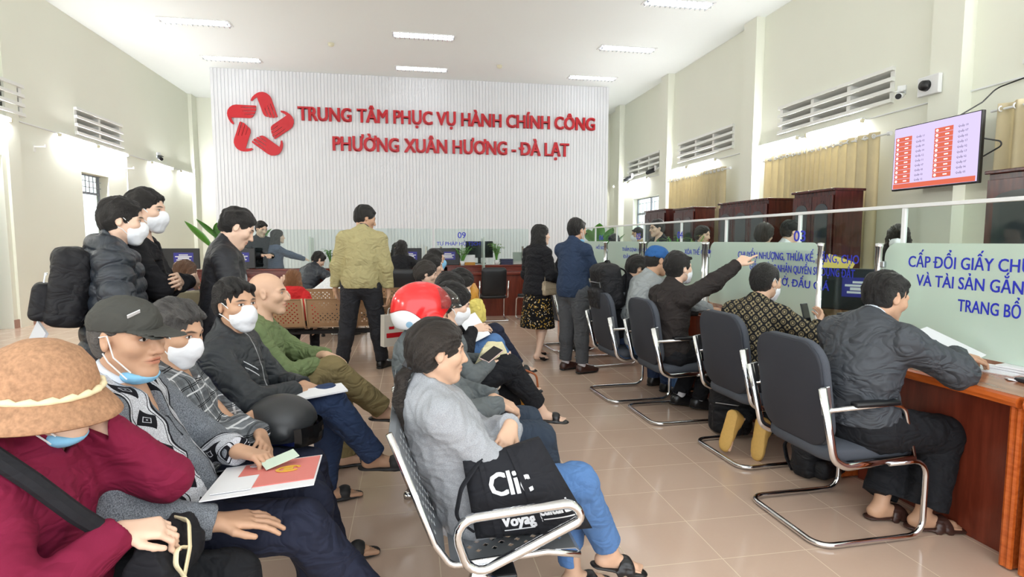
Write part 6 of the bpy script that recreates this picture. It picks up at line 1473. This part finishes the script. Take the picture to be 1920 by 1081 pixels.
# handbags
def handbag(name, lab, c, rz, w, d, h, m, handle=.12, flap=None, thick=.008, mh=None):
    t = thing(name, lab, 'handbag', c, rz); v = Vol(); v.rbox((0, 0, h/2), (w/2, d/2, h/2), None, .03, .02); v.cut((0, d*.3, h*.8), (0, 1, .45)); v.cut((0, -d*.3, h*.8), (0, -1, .45)); pts, q = v.mesh(.007); me = to_mesh('body', pts, q)
    X = np.empty(len(me.vertices)*3); me.vertices.foreach_get('co', X); X = X.reshape(-1, 3); X += normals_of(me)*(.005*creases(X, 45, int(w*1000)))[:, None]; me.vertices.foreach_set('co', X.astype(np.float32).ravel()); obj('body', me, m, t)
    if flap: obj('flap', box((0, -d/2-.004, h*.72), (w*.9, .010, h*.5), .004), flap, t)
    if handle:
        bm = BM(); tube(bm, [(-w*.32, 0, h*.9), (-w*.26, 0, h+handle), (w*.26, 0, h+handle), (w*.32, 0, h*.9)], thick, 8, fr=.06); obj('handle', bm, mh or m, t)
    return t
M_olive = flat('olive_leather', (132, 124, 100), .5, nscale=30); M_yel = F_('yellow_canvas', (224, 206, 112), .3); M_och = flat('ochre_leather', (196, 140, 52), .55, nscale=40); M_crm = F_('cream_canvas', (232, 224, 184), .3); M_gold = flat('beige_leather', (176, 160, 136), .4)
handbag('handbag', 'olive grey handbag on the red-brown desk beside the standing man', (-1.62, 4.50, .87), .1, .34, .16, .18, M_olive, .05, M_olive)
handbag('handbag', 'soft yellow bag on the lap of the woman looking down', (.52, 4.58, .74), 1.2, .20, .14, .20, M_yel, 0)
handbag('handbag', 'ochre leather pouch above the yellow bag', (.52, 4.74, .86), 1.2, .13, .07, .20, M_och, 0)
handbag('handbag', 'cream canvas bag on the lap behind the helmet wearer', (.50, 3.50, .62), 1.3, .30, .20, .14, M_crm, 0)
handbag('shoulder_bag', 'small beige flap bag hanging at the front of the flowered skirt', (1.58, 6.36, .78), .5, .22, .07, .17, M_gold, .30, M_gold, .004)
t = thing('shopping_basket', 'woven basket with tan handle on the floor beside the bench', 'basket', (.93, 4.62, 0)); bm = BM(); lathe(bm, [(.10, 0), (.13, .10), (.14, .11), (.135, .115), (.12, .10), (.09, .012), (0, .01)], 20); obj('body', bm, M_och, t, True)
bm = BM(); tube(bm, [(-.13, 0, .10), (-.11, 0, .28), (0, 0, .33), (.11, 0, .28), (.13, 0, .10)], .009, 8, fr=.06); obj('handle', bm, flat('tan_leather', (166, 92, 52), .5), t)
bm = BM(); bx(bm, (.02, 0, .12), (.12, .14, .05), .01, rotm(.2, .3, .4)); obj('napkin', bm, M_paper, t)
t = thing('paper_bag', 'white and red paper bag hanging from the khaki jacket wearer\'s hand', 'bag', (-.20, 6.22, .28), .5); bm = BM(); prism(bm, [(-.13, 0), (.13, 0), (.12, .34), (-.12, .34)], -.045, .045, Matrix.Rotation(PI/2, 4, 'X')); obj('body', bm, flat('kraft_white', (214, 210, 200), .7), t)
bm = BM(); bx(bm, (.0, -.048, .12), (.2, .003, .05)); bx(bm, (-.04, -.048, .2), (.06, .003, .03)); obj('red_print', bm, M_red, t)
bm = BM(); tube(bm, [(-.06, 0, .33), (-.05, 0, .41), (.05, 0, .41), (.06, 0, .33)], .004, 6, fr=.02); obj('handle', bm, M_paper, t)
# black bag with pale straps on the first lap
t = handbag('shoulder_bag', 'black shoulder bag with cream straps on the lap under the maroon sleeve', (-.62, 1.50, .57), 1.5, .22, .12, .13, F_('black_nylon_bag', (30, 30, 34), .3), 0)
bm = BM(); tube(bm, [(-.06, -.066, .02), (-.03, -.072, .09), (.02, -.05, .135), (.06, .0, .125)], .009, 8, fr=.03, flat=.4); tube(bm, [(-.05, -.068, .02), (-.08, -.06, .075), (-.06, -.055, .11), (-.02, -.066, .085)], .008, 8, fr=.02, flat=.4); obj('strap', bm, M_cord, t)
bm = BM(); tube(bm, [(-1.05, 1.42, 1.0), (-.99, 1.35, 1.03), (-.90, 1.335, .99), (-.81, 1.345, .90), (-.745, 1.37, .81), (-.69, 1.42, .72)], .020, 8, fr=.06); tag(obj('bag_strap', bm, F_('black_webbing', (32, 32, 36), .2)), 'wide black strap across the back of the maroon fleece', 'strap')
# phones
def phone(lab, c, rot, case=M_black):
    t = thing('phone', lab, 'phone', c); t.rotation_euler = rot; obj('case', box((0, 0, 0), (.074, .155, .009), .004), case, t); obj('screen', box((0, 0, .005), (.068, .146, .001)), flat('phone_glass', (20, 20, 24), .08), t); return t
phone('phone with pale pink case held over the cream bag', (.47, 3.33, .735), (.35, .3, -.7), flat('pink_case', (226, 196, 190), .4))
phone('phone held up by the monogram shirt wearer', (2.50, 3.22, .94), (1.3, 0, .4))
phone('phone lying on the counter near the pointing person', (2.86, 4.5, ZT+.006), (0, 0, .4))
phone('phone held by the person behind the left counter', (-2.41, 10.1, 1.2), (.6, 0, .2))
t = tag(obj('wallet', box((0, 0, 0), (.10, .16, .022), .006), flat('grey_leather', (150, 146, 136), .5)), 'grey wallet held by the man in the quilted jacket', 'wallet'); t.location = (-.90, 3.90, 1.135); t.rotation_euler = (.2, -.3, .4)
# papers
paper('paper_sheet', (.44, 3.98, .80), .15, .20, .5, 'white papers held up by the masked woman reading', (.9, -.3), 2)
paper('paper_sheet', (2.90, 2.37, ZT), .22, .30, .25, 'loose white sheet under the nearest person\'s hand', (0, 0), 2)
paper('paper_sheet', (2.76, 2.15, ZT), .06, .035, .9, 'crumpled scrap of paper near the counter edge', (.15, .1), 3)
for i, (x, y, a, z, tx) in enumerate(((2.74, 2.60, .5, .06, .9), (2.76, 2.55, .9, .08, .8), (2.77, 2.50, .3, .10, .7))):
    paper('paper_sheet', (x, y, ZT+z), .21, .297, a, 'printed form in the fanned pile on the near counter, %s' % (('lowest', 'middle', 'topmost')[i]), (tx*.55, -tx*.2), 2)
for i in range(3): paper('document_stack', (3.04+.01*i, 2.18-.02*i, ZT+.012*i), .30, .42, .1+.06*i, 'flat white document stack under the near glass, %s layer' % (('bottom', 'middle', 'top')[i]), (0, 0), 5)
tag(obj('binder', box((2.86, 1.98, ZT+.010), (.22, .30, .016), .004), flat('dark_binder', (50, 52, 58), .5)), 'thin dark folder at the right edge of the near counter', 'binder')
for i, (x, y, a) in enumerate(((2.80, 4.72, .2), (2.76, 4.46, -.3))): paper('paper_sheet', (x, y, ZT), .21, .29, a, 'white sheet on the counter %s the phone' % (('beyond', 'under')[i]), (0, 0), 2)
# monitors
def monitor(lab, c, rz, w=.52, h=.31, card=True, stand=True):
    t = thing('monitor', lab, 'monitor', c, rz)      # local -y is the back the public sees
    obj('back_panel', box((0, 0, .12+h/2), (w, .035, h), .01), M_screen_off, t); obj('screen', box((0, .019, .12+h/2), (w-.03, .002, h-.03)), flat('monitor_screen', (150, 170, 190), .2), t)
    bm = BM(); bx(bm, (0, .0, .08), (.06, .03, .16)); bx(bm, (0, .02, .008), (.24, .18, .016), .005); obj('stand', bm, M_black, t)
    if card:
        k = obj('sign_card', box((w*.08, -.021, .12+h*.56), (w*.52, .004, h*.46)), M_labelblue, t)
        for i, (q, ww) in enumerate(((.26, .24), (.09, .44), (-.08, .30), (-.26, .38))):
            obj('print_line', box((w*.08, -.0240, .12+h*.56+q*h*.46), (ww*w, .001, .016 if i != 2 else .022)), M_print, k)
    return t
monitor('monitor with blue card behind the 03 glass', (3.30, 3.72, ZT), -.9, .50, .32)
monitor('black monitor with blue card on the far counter, left of the 09 glass', (-.06, 10.98, .82), 0, .54, .33)
monitor('black monitor with blue card on the far counter below the 09', (.66, 10.88, .82), 0, .54, .33)
monitor('black monitor without card beside the far glass divider', (1.36, 11.3, .95), .1, .56, .33, False)
monitor('black monitor with blue card on the left counter, beside the quilted jacket', (-2.78, 9.86, .84), 0, .56, .33)
monitor('black monitor half hidden behind the standing men at left', (-3.62, 9.86, .84), 0, .56, .33)
# small office things
t = thing('receipt_printer', 'grey printer on the counter between monogram shirt and charcoal jacket', 'printer', (2.86, 3.08, ZT), .4); obj('housing', box((0, 0, .085), (.36, .26, .17), .03), flat('printer_grey', (128, 132, 136), .5), t)
bm = BM(); [bx(bm, (0, -.12-.002*k, .05+.022*k), (.32, .03, .008)) for k in range(5)]; obj('ribs', bm, flat('printer_dark', (96, 100, 104), .5), t); obj('paper_tray', box((0, .1, .18), (.28, .1, .02), .004), M_dark, t)
t = thing('paper_cup', 'blue cup beside the monitor behind the 03 glass', 'cup', (3.05, 3.45, ZT)); bm = BM(); lathe(bm, [(.026, 0), (.034, .085), (.030, .085), (.024, .006), (0, .006)], 16); obj('body', bm, flat('blue_cup', (44, 92, 190), .4), t, True)
t = thing('wooden_stand', 'pale wooden document stand behind the frosted glass', 'stand', (3.2, 4.45, ZT)); obj('shelf', box((0, 0, .26), (.22, .42, .02), .003), flat('pale_pine', (214, 188, 138), .5), t)
for s in (-1, 1): obj('side_panel', box((0, s*.19, .13), (.2, .03, .26), .003), flat('pale_pine', (214, 188, 138), .5), t)
paper('notice_sheet', (2.99, 3.98, 1.24), .42, .25, PI/2, 'white printed notice clipped to the top of the frosted glass', (PI/2, 0), 1)
t = thing('thermos', 'white flask behind the glass over the mask of the pointing person', 'flask', (3.12, 5.55, ZT)); bm = BM(); lathe(bm, [(.05, 0), (.055, .01), (.055, .34), (.045, .38), (.045, .46), (.03, .48), (0, .48)], 18); obj('body', bm, flat('cream_enamel', (226, 224, 208), .4), t, True)
for i in range(3):
    tag(obj('binder', box((1.86, 11.02, .955+.04*i), (.24, .2, .036), .004), flat('navy_binder', (42, 46, 78), .5)), 'navy binder in the stack beside the laptop, %s' % (('bottom', 'middle', 'top')[i]), 'binder', 'binders on the far counter')
t = thing('laptop', 'grey laptop seen from behind on the far counter', 'laptop', (2.16, 11.0, .935)); obj('lid', box((0, 0, .13), (.34, .012, .24), .004, rotm(-.2)), flat('laptop_grey', (178, 176, 170), .4), t); obj('base', box((0, .1, .012), (.34, .22, .02), .004), flat('laptop_grey', (178, 176, 170), .4), t)
t = thing('document_box', 'white document box on an orange wooden rack on the far counter', 'box', (1.05, 11.0, .935)); obj('carton', box((0, 0, .13), (.36, .2, .14), .004), M_paper, t); obj('rack', box((0, -.01, .03), (.36, .22, .06), .004), M_och, t)
# plants
def leaf_bm(bm, base, d, L, W, droop, up=(0, 0, 1), n=8):
    d = unit(d); s = unit(np.cross(d, up)) if abs(d[2]) < .98 else A3(1, 0, 0); rows = []
    for i in range(n+1):
        f = i/n; p = np.asarray(base)+d*L*f-A3(0, 0, droop*L*f*f); w_ = W*math.sin(PI*min(1, f*.92+.08))**.8*(1-.25*f)
        nn = unit(np.cross(s, d)); rows.append([bm.verts.new(tuple(p-s*w_)), bm.verts.new(tuple(p-nn*w_*.25)), bm.verts.new(tuple(p+s*w_))])
    for a, b in zip(rows, rows[1:]):
        for k in range(2): bm.faces.new((a[k], a[k+1], b[k+1], b[k]))
def plant(lab, c, kind, h, spread, n, L, W, seed, pot=.14, poth=.25, leaf=None):
    t = thing('potted_plant', lab, 'plant', c); r = random.Random(seed)
    bm = BM(); lathe(bm, [(pot*.7, 0), (pot, poth), (pot*.9, poth), (pot*.85, poth-.03), (0, poth-.03)], 18); obj('pot', bm, M_white if kind != 'big' else M_och, t, True)
    st = BM(); lf = BM()
    for k in range(n):
        a = 2*PI*k/n*2.4+r.random(); q = .35+.65*r.random(); tip = A3(math.cos(a)*spread*q, math.sin(a)*spread*q, poth+(h-poth)*(.55+.45*r.random()))
        tube(st, [(0, 0, poth-.05), tuple(tip*A3(.4, .4, .6)), tuple(tip)], .006 if kind != 'big' else .012, 5)
        d = A3(math.cos(a), math.sin(a), 1.2 if kind == 'big' else .5)
        if kind == 'fern':
            for m in range(6): leaf_bm(lf, tip*(.55+.09*m), (math.cos(a+m*1.7), math.sin(a+m*1.7), .4), L*(.6+.4*r.random()), W, .4, n=4)
        else:
            for m in range(1 if kind == 'big' else 3): leaf_bm(lf, tip*(1-.15*m), d if m == 0 else (math.cos(a+m*2), math.sin(a+m*2), .5), L*(.8+.4*r.random()), W, .15 if kind == 'big' else .5)
    bmesh.ops.solidify(lf, geom=lf.faces[:], thickness=.0015)
    obj('stem', st, M_leaf, t); obj('foliage', lf, leaf or M_leaf, t, True); return t
plant('broad-leaved green plant at left behind the quilted jacket', (-3.4, 11.6, 0), 'big', 1.45, .42, 11, .62, .17, 3, .2, .4)
plant('broad-leaved green plant at right in front of the slat wall', (4.4, 13.0, 0), 'big', 1.45, .32, 10, .52, .17, 5, .2, .4)
plant('feathery fern on the counter behind the blue cap', (3.35, 6.6, ZT), 'fern', .72, .34, 26, .16, .018, 8, .09, .16, M_leafd)
plant('small pale-leaved plant on the far counter beside the binders', (1.66, 10.98, .935), 'small', .46, .13, 14, .12, .03, 9, .05, .1, M_leafd)
plant('small green plant on the left counter below the reaching hand', (-1.35, 10.12, .935), 'small', .34, .2, 12, .13, .022, 10, .05, .09)
plant('small plant with an orange bloom on the far counter below the 09', (.98, 10.85, .935), 'small', .42, .2, 12, .13, .022, 12, .05, .09)
plant('small potted plant behind the glass at the far end of the right counter', (3.3, 9.2, ZT), 'small', .5, .16, 10, .12, .03, 15, .06, .1)
# folder held by the staff woman
t = tag(obj('file_folder', box((0, 0, 0), (.24, .32, .012), .002), flat('yellow_file', (228, 206, 110), .6)), 'yellow file held up by the smiling staff woman', 'folder'); t.location = (3.66, 4.40, 1.12); t.rotation_euler = (1.2, .3, -1.2)
